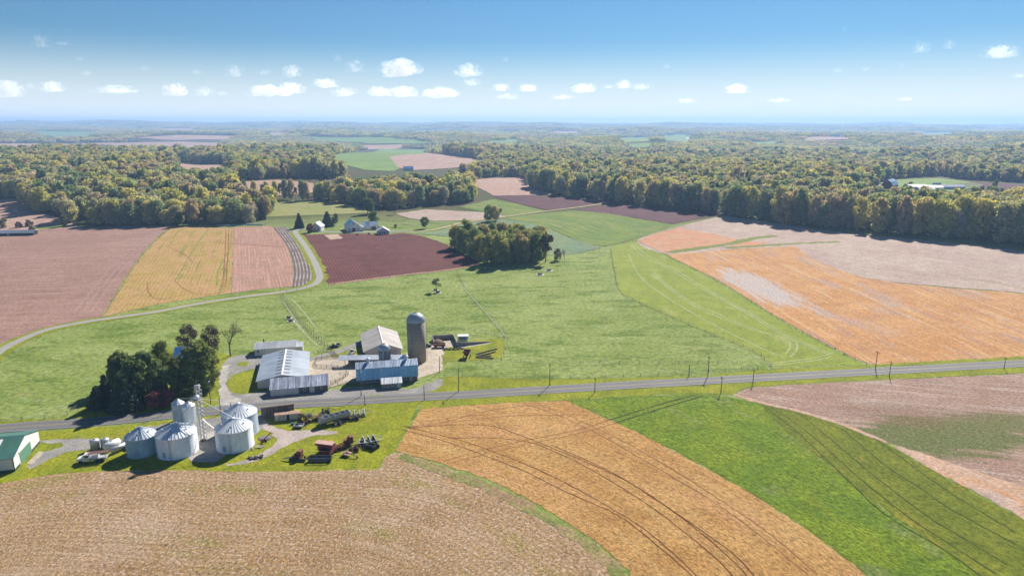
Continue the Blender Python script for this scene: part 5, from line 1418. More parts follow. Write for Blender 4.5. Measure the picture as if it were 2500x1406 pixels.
for x in (0.3, -4.2, -5.4):
    for y in (-1.05, 1.05): wheel(r, x, y, .52, .35)
MB().bar((1.25, -.7, 1.0), (1.32, -.7, 1.0), .16, 10).build("headlight", m_glass, r); MB().bar((1.25, .7, 1.0), (1.32, .7, 1.0), .16, 10).build("headlight", m_glass, r)

# grey hopper trailer
r = thing("hopper_trailer", "long grey open topped grain trailer parked by the road", "trailer", at(817, 1031), R(38))
L_ = 10.5
body = MB().prism([(-1.25, 2.9), (-1.25, 1.5), (-.5, .8), (.5, .8), (1.25, 1.5), (1.25, 2.9), (1.17, 2.9), (1.17, 1.55), (.45, .9), (-.45, .9), (-1.17, 1.55), (-1.17, 2.9)], -L_ / 2, L_ / 2)
body.box(-L_ / 2 - .08, -L_ / 2, -1.25, 1.25, .9, 2.9); body.box(L_ / 2, L_ / 2 + .08, -1.25, 1.25, .9, 2.9)
body.build("hopper_body", m_gpaint, r)
rb = MB()
for i in range(12):
    x = -L_ / 2 + .3 + i * (L_ - .6) / 11
    for y in (-1.3, 1.3): rb.box(x - .05, x + .05, min(y, y * .97), max(y, y * .97), 1.4, 2.9)
rb.build("side_ribs", m_pipe, r)
bw_ = MB()
for i in range(5): bw_.box(-L_ / 2 + 1.2 + i * 2.0, -L_ / 2 + 1.32 + i * 2.0, -1.16, 1.16, 2.86, 2.96)
bw_.build("tarp_bows", m_pipe, r)
MB().box(-L_ / 2 + .1, L_ / 2 - .1, -1.1, 1.1, 1.62, 1.7).build("load_floor", m_tarp, r)
tc = MB().prism([(-1.28, 2.92), (-.7, 3.15), (0, 3.22), (.7, 3.15), (1.28, 2.92)], -L_ / 2 - .1, -L_ / 2 + 1.0); tc.build("rolled_tarp", m_tarp, r)
MB().box(-L_ / 2 + .4, L_ / 2 - .4, -.55, .55, .62, .8).build("chassis", m_dsteel, r)
for x in (3.2, 4.4):
    for y in (-1.0, 1.0): wheel(r, x, y, .5, .4)
for y in (-.7, .7): MB().box(-3.2, -3.0, y - .1, y + .1, 0, .8).build("landing_leg", m_dsteel, r)

def wagon(name, lab, px, py, ang, L, W, h0, H_, mt, flare=0.0, load=None, wr=.42, cat="wagon", group=None):
    r = thing(name, lab, cat, at(px, py), R(ang), group)
    if flare:
        m = MB(); v = []
        for (dx, dy, z) in ((L / 2, W / 2, H_), (L * .22, W * .2, h0)):
            v += [(-dx, -dy, z), (dx, -dy, z), (dx, dy, z), (-dx, dy, z)]
        for (dx, dy, z) in ((L / 2 - .08, W / 2 - .08, H_), (L * .2, W * .18, h0 + .1)):
            v += [(-dx, -dy, z), (dx, -dy, z), (dx, dy, z), (-dx, dy, z)]
        f = []
        for k in range(4):
            j = (k + 1) % 4
            f += [[k, 4 + k, 4 + j, j], [8 + k, 8 + j, 12 + j, 12 + k], [k, j, 8 + j, 8 + k]]
        f += [[4, 7, 6, 5], [12, 13, 14, 15]]
        m.add(v, f); m.build("hopper", mt, r)
    else:
        open_box(MB(), -L / 2, L / 2, -W / 2, W / 2, h0, H_).build("box_body", mt, r)
        rb = MB()
        for i in range(5):
            x = -L / 2 + .2 + i * (L - .4) / 4
            for y in (-W / 2 - .05, W / 2): rb.box(x - .05, x + .05, y, y + .05, h0, H_)
        rb.build("stakes", mt, r)
    if load: MB().box(-L / 2 + .1, L / 2 - .1, -W / 2 + .1, W / 2 - .1, h0 + .2, H_ - .35).build("load", load, r)
    MB().box(-L * .42, L * .42, -.35, .35, wr + .05, h0).build("chassis", m_dsteel, r)
    MB().bar((L * .42, 0, wr + .15), (L / 2 + 1.5, 0, .35), .07, 6).build("drawbar", m_dsteel, r)
    for x in (-L * .3, L * .3):
        for y in (-W * .42, W * .42): wheel(r, x, y, wr, .26)
    return r
# red machines on the grass
def roof_wagon():
    r = thing("forage_wagon", "roofed dark red forage wagon with an overhanging front, among the machinery", "wagon", at(799, 1104), R(-14))
    m = MB(); m.prism([(-2.6, 1.0), (-2.0, .7), (2.4, .7), (2.4, 3.1), (-2.6, 3.1), (-3.4, 2.9), (-3.4, 2.6), (-2.6, 2.4)], -1.15, 1.15, 'y'); m.build("box_body", m_red, r)
    MB().box(-3.6, 2.5, -1.25, 1.25, 3.12, 3.24).build("roof", m_pinkrust, r)
    MB().box(-2.4, 2.2, -.5, .5, .45, .7).build("chassis", m_dsteel, r)
    for x in (-1.6, 1.6):
        for y in (-1.0, 1.0): wheel(r, x, y, .45, .3)
    MB().bar((-2.4, 0, .55), (-4.2, 0, .35), .07, 6).build("drawbar", m_dsteel, r)
roof_wagon()
wagon("open_wagon", "dark red open wagon parked against the roofed forage wagon", 797, 1112, -10, 3.6, 2.3, .8, 1.9, m_dred, 0, m_dark)
r = thing("combine_header", "black reel header lying nearest the stubble field", "header", at(782, 1126), R(2))
m = MB(); m.prism([(-.9, .25), (-.9, .4), (.5, .55), (.9, 1.5), (1.05, 1.5), (.7, .3)], -3.3, 3.3); m.build("trough", m_dsteel, r)
rl_ = MB()
for k in range(6):
    a_ = k * math.pi / 3
    rl_.bar((-3.1, -.35 + .62 * math.cos(a_), 1.15 + .62 * math.sin(a_)), (3.1, -.35 + .62 * math.cos(a_), 1.15 + .62 * math.sin(a_)), .06, 5)
    for x in (-3.0, -1.0, 1.0, 3.0): rl_.bar((x, -.35, 1.15), (x, -.35 + .62 * math.cos(a_), 1.15 + .62 * math.sin(a_)), .035, 4)
rl_.build("reel", m_dsteel, r)
for x in (-3.4, 3.3): MB().prism([(-1.2, .2), (-.9, 1.2), (.6, 1.7), (1.0, 1.5), (.8, .2)], x, x + .1).build("end_plate", m_dsteel, r)
MB().bar((-3.1, .25, .7), (3.1, .25, .7), .22, 10).build("auger", m_galvd, r)
r = thing("forage_harvester", "rusty pull type harvester with a pale spout left of the red wagons", "harvester", at(728, 1120), R(-8))
open_box(MB(), -1.4, 1.1, -1.0, 1.0, .5, 1.4).build("body", m_rust, r); MB().box(-.2, 1.2, -.5, 1.2, 1.4, 2.7).build("hood", m_rust, r)
MB().prism([(-.9, .3), (-.5, .9), (.3, .9), (.5, .3)], -2.2, 2.9).v
x_ = MB().prism([(-1.9, .25), (-1.5, .75), (-1.1, .75), (-1.0, .25)], -2.2, 3.0); x_.build("pickup_bar", m_dsteel, r)
MB().bar((-1.4, -1.0, 1.0), (-4.2, -1.5, .45), .3, 6, .18).build("spout", m_gpaint, r)
wheel(r, .6, 1.4, .55, .35); wheel(r, .6, -1.3, .55, .35)
wheel(r, 1.9, .6, .4, .25)
r = thing("flat_cart", "small faded pink flat cart with a long drawbar", "cart", at(847, 1112), R(-22))
mm = MB()
for i in range(5): mm.box(-1.5, 1.3, -1.1 + i * .45, -.72 + i * .45, .75, .83)
mm.build("deck", m_pinkrust, r)
mm = MB(); mm.bar((-1.3, 0, 1.2), (3.9, -.2, .6), .14, 6); mm.bar((-.9, -1, .85), (.6, .2, 1.1), .1, 6); mm.bar((-.9, 1, .85), (.6, -.1, 1.1), .1, 6); mm.build("drawbar", m_pinkrust, r)
wheel(r, -.3, -1.2, .42, .25); wheel(r, -.3, 1.2, .42, .25); wheel(r, 3.9, -.2, .3, .2)
r = thing("baler", "rusty red boxy machine at the upper end of the implements", "baler", at(851, 1085), R(12))
MB().prism([(-1.6, .6), (-1.6, 1.7), (-.4, 2.0), (.3, 2.9), (1.5, 2.9), (1.6, 1.2), (1.3, .6)], -.95, .95, 'y').build("body", m_rust, r)
MB().bar((.3, -1.0, 1.9), (.3, -1.25, 1.9), .5, 14).build("flywheel", m_rust, r)
MB().bar((-1.6, 0, .7), (-3.0, 0, .5), .08, 6).build("drawbar", m_dsteel, r)
wheel(r, 0, -1.15, .55, .35); wheel(r, 0, 1.15, .55, .35)

def discs(name, lab, px, py, ang, gangs, n, mt, fr=None, size=.32, wheels=True, cat="implement", rake=.25):
    """a towed tillage implement: frame, gangs of discs, tongue, transport wheels"""
    r = thing(name, lab, cat, at(px, py), R(ang))
    W_ = n * .28
    fm = MB(); Lg = (gangs - 1) * 1.3
    for y in (-W_ * .35, W_ * .35): fm.box(-Lg / 2 - .5, Lg / 2 + .5, y - .07, y + .07, .78, .92)
    for i in range(gangs): fm.box(-Lg / 2 + i * 1.3 - .07, -Lg / 2 + i * 1.3 + .07, -W_ / 2, W_ / 2, .92, 1.04)
    fm.bar((Lg / 2 + .5, -W_ * .35, .85), (Lg / 2 + 2.2, 0, .5), .07, 5); fm.bar((Lg / 2 + .5, W_ * .35, .85), (Lg / 2 + 2.2, 0, .5), .07, 5)
    fm.build("frame", fr or mt, r)
    for i in range(gangs):
        g_ = MB(); x0 = -Lg / 2 + i * 1.3; s_ = rake if i % 2 else -rake
        for k in range(n):
            y = -W_ / 2 + (k + .5) * W_ / n; x = x0 + s_ * (abs(y) / W_ * 2 - .5)
            g_.bar((x - .02, y - .03, size), (x + .02, y + .03, size), size, 10)
            g_.bar((x, y, size), (x, y, .95), .03, 4)
        g_.bar((x0, -W_ / 2, size), (x0, W_ / 2, size), .05, 5)
        g_.build("disc_gang", mt, r)
    if wheels:
        for y in (-W_ * .2, W_ * .2): wheel(r, 0, y, .36, .22)
    r.scale = (1.3, 1.3, 1.3)
    return r
discs("disc_harrow", "long grey folded harrow lying beside the road", 866, 1014, 14, 5, 11, m_gpaint, m_gpaint, .3)
discs("disc_harrow", "dark narrow disc harrow behind the grey hopper trailer", 796, 1008, 20, 2, 10, m_dsteel)
discs("field_cultivator", "wide dark cultivator at the far end of the machinery row", 903, 1080, 24, 3, 15, m_dsteel, m_gpaint, .34)
discs("row_planter", "rusty planter with many small wheels behind the flat cart", 866, 1098, 12, 2, 9, m_rust, m_dsteel, .36)
discs("plough", "dark plough left of the rusty planter", 838, 1092, 40, 3, 4, m_dsteel, m_rust, .3)
discs("wheel_rake", "dark spidery rake at the right end of the machinery", 908, 1094, 64, 2, 11, m_dsteel, m_dsteel, .42)
discs("orange_tiller", "small implement with an orange frame by the grey trailer", 846, 1026, 30, 2, 5, m_dsteel, m_orangep, .3)
discs("small_harrow", "little dark harrow below the long grey folded harrow", 868, 1024, 10, 2, 5, m_dsteel, m_dsteel, .3)
discs("spike_harrow", "grey implement just below the hopper trailer", 825, 1037, 30, 2, 5, m_gpaint, m_dsteel, .3)
discs("old_planter", "dark cluttered implement between the container and the pan", 746, 1034, 60, 2, 6, m_dsteel, m_rust, .4)
discs("old_rake", "dark tangle of old implements between the pan cart and the grey trailer", 772, 1026, 10, 2, 7, m_dsteel, m_rust, .32)
discs("tool_bar", "dark toolbar frame lying above the rusty planter", 884, 1086, 8, 2, 9, m_dsteel, m_gpaint, .3)
discs("rusty_harrow", "rusty harrow lying left of the flat cart", 826, 1098, 30, 2, 6, m_rust, m_rust, .3)
wagon("sled_box", "shallow pale box cart in front of the rusty container", 730, 1043, -6, 3.0, 2.2, .5, 1.0, m_gpaint, 0, None, .25, "cart")
wagon("grey_cart", "small grey cart at the tail of the hopper trailer", 790, 1033, 20, 2.2, 1.8, .7, 1.5, m_gpaint, 0, None, .35, "cart")
def ring_feeder(lab, px, py, rad, mt, hay=None, pan=None):
    r = thing("ring_feeder", lab, "feeder", at(px, py), random.uniform(0, 3))
    if pan: MB().lathe([(rad * 1.45, 0), (rad * 1.42, .12), (.02, .14)], 24).build("feed_pad", pan, r)
    m = MB()
    for z in (.2, .6, 1.0): 
        for k in range(20):
            a0, a1 = 2 * math.pi * k / 20, 2 * math.pi * (k + 1) / 20
            m.bar((rad * math.cos(a0), rad * math.sin(a0), z), (rad * math.cos(a1), rad * math.sin(a1), z), .05, 5, None, False)
    for k in range(20): m.bar((rad * math.cos(2 * math.pi * k / 20), rad * math.sin(2 * math.pi * k / 20), 0), (rad * math.cos(2 * math.pi * k / 20), rad * math.sin(2 * math.pi * k / 20), 1.0), .04, 4)
    m.build("rails", mt, r)
    if hay: MB().lathe([(rad * .75, .1), (rad * .65, .7), (rad * .2, .9)], 12).build("hay", hay, r)
m_bag = plain("white_feed_pad", (.62, .62, .60, 1), .8, 0, .12)
ring_feeder("ring feeder in the yard grass behind the dark plant tangle", 755, 1017, 1.2, m_gpaint, m_dark)
ring_feeder("ring feeder beside the head of the hopper trailer", 785, 1018, 1.7, m_gpaint, m_dark)
for k, (px, py) in enumerate(((705, 777), (710, 785), (1063, 709), (1069, 715), (1340, 661), (1318, 671))):
    ring_feeder(["upper white feeding ring in the left pasture", "lower white feeding ring in the left pasture", "feeding ring right under the small pollarded tree", "feeding ring in front of the small pollarded tree", "white feeding ring below the small grove", "flatter feeding ring left of the one below the grove"][k], px, py, 1.35 if k < 4 else 1.9, m_dsteel, m_dark, m_bag)
# auger by the right hand bin, gravel heap
r = thing("auger", "small red auger standing by a heap of dark gravel", "auger", at(648, 1079), R(35))
MB().bar((-1.0, 0, .5), (2.0, 0, 2.8), .16, 8).build("tube", m_red, r); open_box(MB(), -1.5, -.5, -.6, .6, .3, .9).build("hopper", m_red, r)
wheel(r, 0, -.6, .35, .2); wheel(r, 0, .6, .35, .2)
r = thing("gravel_heap", "flat heap of dark gravel on the grass by the bins", "heap", at(646, 1070), .3)
MB().lathe([(2.1, -.05), (1.6, .22), (.9, .4), (.05, .5)], 18).build("heap_body", plain("dark_gravel", (.14, .13, .15, 1), .95, 0, .4, 3), r, True)
r = thing("board_pile", "scatter of pale boards on the grass behind the front bin", "pile", at(628, 1092), .4)
mm = MB()
for i in range(9):
    x, y = random.uniform(-1.6, 1.6), random.uniform(-1.2, 1.2); mm.box(-1.2, 1.2, -.12, .12, .05 + i * .02, .15 + i * .02, Matrix.Translation((x, y, 0)) @ Matrix.Rotation(random.uniform(0, 3), 4, 'Z'))
mm.build("boards", m_postl, r)
r = thing("scrap_heap", "dark scrap heap beside the gravel track", "heap", at(622, 1118), .4)
mm = MB()
for i in range(16): mm.box(-.5, .5, -.2, .2, 0, .3, Matrix.Translation((random.uniform(-2, 2), random.uniform(-.8, .8), random.uniform(0, .3))) @ Matrix.Rotation(random.uniform(0, 3), 4, 'Z'))
mm.build("scraps", m_dsteel, r)
for lab, px, py, mt in (("blue drum lying left of the shallow box cart", 714, 1037, m_blue), ("pale blue drum before the rusty container", 728, 1032, m_tankg)):
    r = thing("drum", lab, "drum", at(px, py), .5)
    MB().bar((-.5, 0, .38), (.5, 0, .38), .38, 14).build("barrel", mt, r); MB().bar((.5, 0, .38), (.54, 0, .38), .3, 14).build("lid", m_dsteel, r)
tree(K_bush, "bush", "dark bush growing against the rusty container", P3(741, 1030), None, .8, None, "bush")

# cars and wagons behind the barns
def car(name, lab, px, py, ang, mt, pickup=False, L=4.8):
    r = thing(name, lab, "car", at(px, py), R(ang))
    pr = [(-L / 2, .4), (-L / 2, .95), (-L / 2 + .2, 1.0), (L * .18, 1.02), (L / 2 - .1, .9), (L / 2, .4)]
    MB().prism(pr, -.9, .9, 'y').build("body", mt, r)
    cabp = [(-L * .05, 1.0), (0, 1.65), (L * .14, 1.65), (L * .24, 1.0)] if pickup else [(-L * .42, 1.0), (-L * .34, 1.6), (L * .08, 1.6), (L * .22, 1.0)]
    MB().prism(cabp, -.82, .82, 'y').build("windows", m_glass, r)
    MB().box(cabp[1][0] - .02, cabp[2][0] + .02, -.8, .8, 1.64 if pickup else 1.59, 1.70 if pickup else 1.66).build("roof", mt, r)
    if pickup: MB().box(-L / 2 + .12, -L * .07, -.75, .75, 1.0, 1.03).build("truck_bed", m_dsteel, r)
    for x in (-L * .3, L * .3):
        for y in (-.82, .82): wheel(r, x, y, .36, .22)
    for y in (-.6, .6): MB().box(L / 2 - .04, L / 2 + .03, y - .16, y + .16, .68, .84).build("headlight", m_tankw, r)
    return r
car("pickup", "white pickup parked in the grass before the beige barn", 860, 863, 80, m_carw, True, 5.4)
car("utility_cart", "dark utility vehicle in the grass beside the farm track", 813, 849, 40, m_dsteel, True, 3.6)
car("utility_cart", "small pale buggy at the grass edge of the farm track", 826, 846, 70, m_gpaint, True, 2.8)
car("dark_car", "dark car just right of the tall silo", 1042, 847, 20, m_dsteel, False, 4.4)
wagon("manure_spreader", "long red manure spreader in front of the walled pit", 1073, 848, 3, 5.4, 2.1, .7, 1.7, m_dred, 0, m_manure, .45, "spreader")
wagon("grain_wagon", "red gravity wagon standing in the grass behind the silo", 1140, 872, 84, 3.6, 3.4, .9, 3.0, m_dred, 1, None, .42)
# manure pit with its ramp, feeder, tyre row, pole pile
r = thing("manure_pit", "concrete walled manure pit with an open front and a long low side wall", "pit", (*P(1083, 846), .1), R(10))
o_ = P(1083, 846)
def loc(px, py): 
    q = rot(P(px, py) - o_, -10); return q
W_ = MB()
def wallseg(a, b, h0, h1, th=.3):
    a = np.array(a); b = np.array(b); d = (b - a) / np.hypot(*(b - a)); n = np.array([-d[1], d[0]]) * th / 2
    v = []
    for p, h in ((a, h0), (b, h1)):
        v += [(*(p - n), -.3), (*(p + n), -.3), (*(p + n), h), (*(p - n), h)]
    W_.add(v, [[0, 1, 2, 3], [7, 6, 5, 4], [0, 4, 5, 1], [1, 5, 6, 2], [2, 6, 7, 3], [3, 7, 4, 0]])
A_, B_, C_, D_2, E_2 = loc(1060, 841), loc(1055, 830), loc(1107, 827), loc(1116, 846), loc(1196, 836)
wallseg(A_, B_, 1.2, 2.2); wallseg(B_, C_, 2.2, 2.2); wallseg(C_, D_2, 2.2, 2.2); wallseg(D_2, E_2, 2.0, .5)
W_.build("wall", m_conw, r)
h_ = MB().lathe([(3.4, 0), (2.4, 1.0), (1.2, 1.6), (.1, 1.9)], 12, tuple(loc(1068, 838))); h_.build("manure_heap", m_manure, r, True)
field("concrete_ramp", [(1117, 850), (1150, 847), (1195, 839), (1198, 836), (1150, 840), (1116, 846)], m_conc, 5, label="concrete ramp along the low side wall of the pit", rag=.1)
r = thing("calf_feeder", "white roofed calf feeder on wheels in the grass", "feeder", at(1131, 832), R(3))
MB().prism([(-1.3, 2.5), (1.3, 2.75), (1.3, 2.83), (-1.3, 2.58)], -2.6, 2.6).build("roof", m_tankw, r)
MB().box(-2.3, 2.3, .9, 1.0, .5, 2.6).build("back_panel", m_gpaint, r); MB().box(-2.3, 2.3, -1.0, .9, .5, .75).build("trough", m_blue, r)
for x in (-2.4, 2.4):
    for y in (-1.1, 1.1): MB().box(x - .06, x + .06, y - .06, y + .06, 0, 2.55).build("post", m_tankw, r)
for i in range(6): MB().bar((-1.9 + i * .75, -1.1, .5), (-1.9 + i * .75, -1.35, .85), .16, 8).build("bucket", m_tankw, r)
tp = thing("tyre_pile", "row of old black tyres and bales at the edge of the pit", "tyres", at(1105, 853), R(8))
for i in range(9):
    t_ = MB().lathe([(.3, .0), (.6, .0), (.68, .15), (.6, .34), (.3, .34)], 14).build("tyre", m_tyre, tp); t_.location = (-4 + i * 1.05, random.uniform(-.3, .3), .36 * (i % 2)); t_.rotation_euler = (random.uniform(-.2, .2), 0, 0)
r = thing("pole_pile", "loose fan of dark wooden poles lying in the grass", "poles", at(1188, 872), 0)
mm = MB()
for (a_, b_) in (((1163, 866), (1213, 853)), ((1163, 872), (1210, 860)), ((1162, 873), (1200, 870)), ((1165, 874), (1205, 876)), ((1168, 869), (1198, 864))):
    o2 = P(1188, 872); p0, p1 = P(*a_) - o2, P(*b_) - o2
    mm.bar((p0[0], p0[1], .25), (p1[0], p1[1], .3), .26, 7)
mm.build("poles", m_postw, r)
# flag on the lawn
r = thing("flagpole", "flag on a slim pole under the maples", "flag", at(370, 975), 0)
MB().bar((0, 0, 0), (0, 0, 6.6), .06, 6).build("pole", m_pipe, r)
fl = MB(); n_ = 9
for i in range(n_):
    x0, x1 = i * .2, (i + 1) * .2; y0, y1 = .12 * math.sin(i * .9), .12 * math.sin((i + 1) * .9)
    for k in range(7):
        z0, z1 = 5.2 - .04 * i + k * .17, 5.2 - .04 * (i + 1) + k * .17
        fl.add([(x0, y0, z0), (x1, y1, z1), (x1, y1, z1 + .17), (x0, y0, z0 + .17)], [[0, 1, 2, 3]])
fo = fl.build("flag_cloth", [plain("flag_red", (.45, .05, .07, 1), .8), plain("flag_white", (.68, .66, .66, 1), .8), plain("flag_blue", (.06, .08, .30, 1), .8)], r)
for i, p in enumerate(fo.data.polygons):
    c_, k = divmod(i, 7)
    p.material_index = 2 if (c_ < 4 and k >= 3) else (0 if k % 2 == 0 else 1)

# ------------------------------------------------------------------ poles and fences
def height_at(px, py, ty):
    x, y = P(px, py); z = float(hgt(x, y)); lo_, hi_ = 0, 40
    for _ in range(40):
        m = (lo_ + hi_) / 2
        if proj(x, y, z + m)[1] > ty: lo_ = m
        else: hi_ = m
    return lo_
def make_pole(h, arm, lamp):
    r = thing("utility_pole", "", "utility pole", (0, 0, 0), 0, "utility poles along the road")
    MB().bar((0, 0, -.5), (0, 0, h), .17, 8, .11).build("post", m_postw, r)
    if arm:
        c = MB().box(-1.2, 1.2, -.06, .06, h - .75, h - .6).build("crossarm", m_postw, r)
        for x in (-1.1, -.4, .4, 1.1): MB().bar((x, 0, h - .6), (x, 0, h - .4), .06, 6).build("insulator", m_glass, c)
    if lamp:
        l_ = MB().bar((0, 0, h - .3), (-.9, -.5, h - .05), .04, 5).build("lamp_arm", m_pipe, r)
        MB().lathe([(.1, h - .32), (.26, h - .25), (.22, h - .02), (.05, h + .04)], 12, (-.9, -.5)).build("lamp_head", m_tankw, l_)
    return r
RA = math.atan2(*(P(1500, 942) - P(1300, 954))[::-1])
POLES = [
    ((882, 967), 905, 0, 1, "lamp topped pole before the dairy barn"), ((891, 990), 962, 0, 0, "short thin pole on the near verge below the dairy barn"), ((1036, 977), 940, 0, 0, "bare pole at the near corner of the tan crop"),
    ((1120, 955), 898, 1, 1, "lamp topped pole on the mown verge right of the dairy barn"), ((1342, 941), 888, 1, 0, "pole on the far verge opposite the tan crop"), ((1452, 957), 921, 1, 0, "pole on the near verge above the top of the tan crop"),
    ((1682, 917), 890, 0, 0, "short pole in the pasture fence near the paddock"), ((1728, 919), 869, 1, 0, "tall pole on the far verge just left of the paddock corner"), ((1760, 958), 919, 1, 0, "pole at the tip of the lush green crop"),
    ((1838, 936), 901, 1, 0, "pole on the near verge beside the pale stubble"), ((2137, 902), 857, 1, 0, "tall pole at the corner of the orange field"), ((2171, 919), 881, 1, 0, "pole on the near verge right of the orange corner"),
    ((2451, 901), 871, 1, 0, "rightmost pole beside the road"), ((277, 999), 950, 0, 1, "lamp topped pole in front of the big spruce"), ((515, 987), 928, 1, 1, "lamp topped pole between the maple and the concrete drive"),
    ((539, 1010), 971, 0, 0, "plain pole beside the wide grey grain bin"), ((564, 993), 982, 0, 0, "stub post at the foot of the concrete drive"), ((1073.5, 910), 869, 0, 0, "pole at the corner of the concrete barnyard"), ((429, 551), 531, 0, 0, "far pole at the top corner of the yellow strip"),
]
for (b_, ty, arm, lamp, lab) in POLES:
    r = make_pole(height_at(*b_, ty), arm, lamp)
    r.location = P3(*b_); r.rotation_euler = (0, 0, RA + math.pi / 2); r["label"] = lab

post_me = MB().bar((0, 0, -.2), (0, 0, 1.35), .085, 6).build("post", m_postw); pm = post_me.data; COL.objects.unlink(post_me); bpy.data.objects.remove(post_me)
def fence(lab, pts, gap=6.0, h=1.3, rails=3, rail_r=.025, mt=None, hh=1.0):
    g_ = spline(PP(pts), .5)
    cum = np.concatenate([[0], np.cumsum(np.hypot(*np.diff(g_, axis=0).T))])
    n = min(90, int(cum[-1] / gap) + 1)
    q = np.stack([np.interp(np.linspace(0, cum[-1], n), cum, g_[:, k]) for k in (0, 1)], -1)
    q = q + rng.normal(0, .08, q.shape)
    z = hgt(q[:, 0], q[:, 1])
    r = thing("fence", lab, "fence", (q[0, 0], q[0, 1], float(z[0])), 0)
    m = MB()
    for i in range(n):
        o = bpy.data.objects.new("post", pm); COL.objects.link(o); o.parent = r
        o.location = (q[i, 0] - q[0, 0], q[i, 1] - q[0, 1], z[i] - z[0]); o.scale = (hh, hh, hh * rng.uniform(.9, 1.12)); o.rotation_euler = (rng.normal(0, .04), rng.normal(0, .04), 0)
        if i:
            for k in range(rails):
                hz = h * (k + 1) / rails - .1
                m.bar((q[i - 1, 0] - q[0, 0], q[i - 1, 1] - q[0, 1], z[i - 1] - z[0] + hz), (q[i, 0] - q[0, 0], q[i, 1] - q[0, 1], z[i] - z[0] + hz), rail_r, 4, None, False)
    m.build("rails" if rail_r > .03 else "wires", mt or m_postl, r)
    return r
fence("pasture fence along the road from the barn to the paddock", [(1085, 918), (1200, 922), (1320, 925), (1500, 921), (1700, 911), (1850, 901)], 7)
fence("short inner pasture fence above the roadside fence", [(1082, 880), (1220, 882), (1400, 885), (1600, 888), (1800, 886)], 8)
fence("fence between the open pasture and the paddock", [(1490, 604), (1500, 660), (1516, 716), (1590, 752), (1700, 800), (1840, 858), (1870, 884), (1882, 893)], 6.5)
fence("fence between the paddock and the orange field", [(1555, 588), (1640, 631), (1755, 690), (1900, 779), (2050, 861), (2115, 891)], 6.5)
fence("pasture fence running from the silo yard up to the grove", [(1240, 828), (1200, 780), (1160, 735), (1130, 694), (1117, 664)], 5)
fence("fence along the lower edge of the maroon field", [(700, 713), (800, 697), (900, 684), (1000, 672), (1110, 659), (1175, 645)], 6)
fence("pasture fence crossing below the grove to the paddock", [(1180, 648), (1260, 660), (1330, 664), (1420, 660), (1505, 656)], 7)
fence("pasture fence from the lane down to the corral", [(683, 722), (710, 760), (740, 795), (770, 825), (800, 850)], 4, hh=1.1)
fence("second line of the cattle lane down to the corral", [(690, 720), (720, 762), (752, 800), (782, 828), (806, 848)], 4, hh=1.1)
fence("pasture fence looping around the silo yard", [(985, 815), (1050, 808), (1120, 806), (1175, 812), (1215, 822), (1240, 832), (1225, 876)], 6)
fence("pasture fence behind the house trees by the road", [(0, 1030), (80, 1024), (150, 1016), (175, 1005), (215, 975)], 6)
fence("corral rail fence beside the white metal barn", [(770, 884), (772, 897), (800, 899), (838, 900)], 2.2, 1.5, 4, .05, m_postw, 1.2)
fence("corral rail fence across the top of the barnyard", [(772, 880), (800, 876), (824, 874)], 2.2, 1.5, 4, .05, m_postw, 1.2)
fence("board fence beside the cattle gate", [(776, 862), (796, 859), (806, 857), (826, 874)], 2.2, 1.6, 4, .06, m_postw, 1.2)
fence("rail fence from the long shed to the dairy barn yard", [(808, 940), (822, 934), (838, 925), (850, 915)], 2.2, 1.5, 4, .05, m_postw, 1.2)
fence("low fence joining the long shed and the dairy barn", [(804, 947), (830, 940), (868, 932)], 3, 1.3, 3, .03, m_postw)
fence("brook side fence below the brown strip", [(960, 540), (1000, 553), (1030, 556), (1100, 552)], 8)
fence("fence along the grassy bank below the dark maroon field", [(1400, 618), (1490, 600), (1570, 580), (1660, 555), (1740, 530)], 8)
r = thing("cattle_gate", "leaning metal gate panel in the barnyard", "gate", at(838, 915), R(60))
mm = MB()
for z in (.2, .5, .8, 1.1, 1.4): mm.bar((-1.8, z * .25, z), (1.8, z * .25, z), .04, 5)
for x in (-1.8, -.6, .6, 1.8): mm.bar((x, .05, .2), (x, .35, 1.4), .04, 5)
mm.build("gate_panel", m_pipe, r)
for x in (-1.9, 1.9): MB().bar((x, 0, 0), (x, 0, 1.6), .08, 6).build("post", m_postw, r)
r = thing("water_trough", "dark water trough in the middle of the barnyard", "trough", at(828, 901), R(8))
open_box(MB(), -1.9, 1.9, -.5, .5, 0, .7).build("tub", m_gpaint, r); MB().box(-1.8, 1.8, -.42, .42, .45, .5).build("water", m_glass, r)

# ------------------------------------------------------------------ the white farmstead and far buildings
def at2(px, py): q = P(px, py); return q
o = at2(847, 566)
r, ro = gable("white_barn", "large old white barn with stained boards and a blue roof, beyond the maroon field", "barn", o + rot((12.5, 0), 22), 22 + 90, 15, 12.5, 5.4, 10.0, m_mwall, metal_roof("far_blue_roof", (.07, .30, .48, 1), (.06, .26, .42, 1), .1, .5), .3, [("door", 'x0', 4.4, 3.2, .1, 3.2, m_brick, m_whtrim), ("window", 'x0', 5.6, 1.1, 6.4, 1.1, m_dark, m_whtrim), ("window", 'x0', 1.6, .9, 2.0, 1.1, m_dark, m_whtrim), ("window", 'x0', 9.8, .9, 2.0, 1.1, m_dark, m_whtrim)])
MB().prism([(-3.8, 3.0), (-.3, 5.1), (-.3, 5.25), (-3.8, 3.15)], 0, 12).build("lean_roof", m_wroof, r)
MB().prism([(-3.6, -.3), (-3.6, 2.95), (-.02, 5.05), (-.02, -.3)], .2, 11.8).build("lean_wall", m_mwall, r)
o = at2(884, 561)
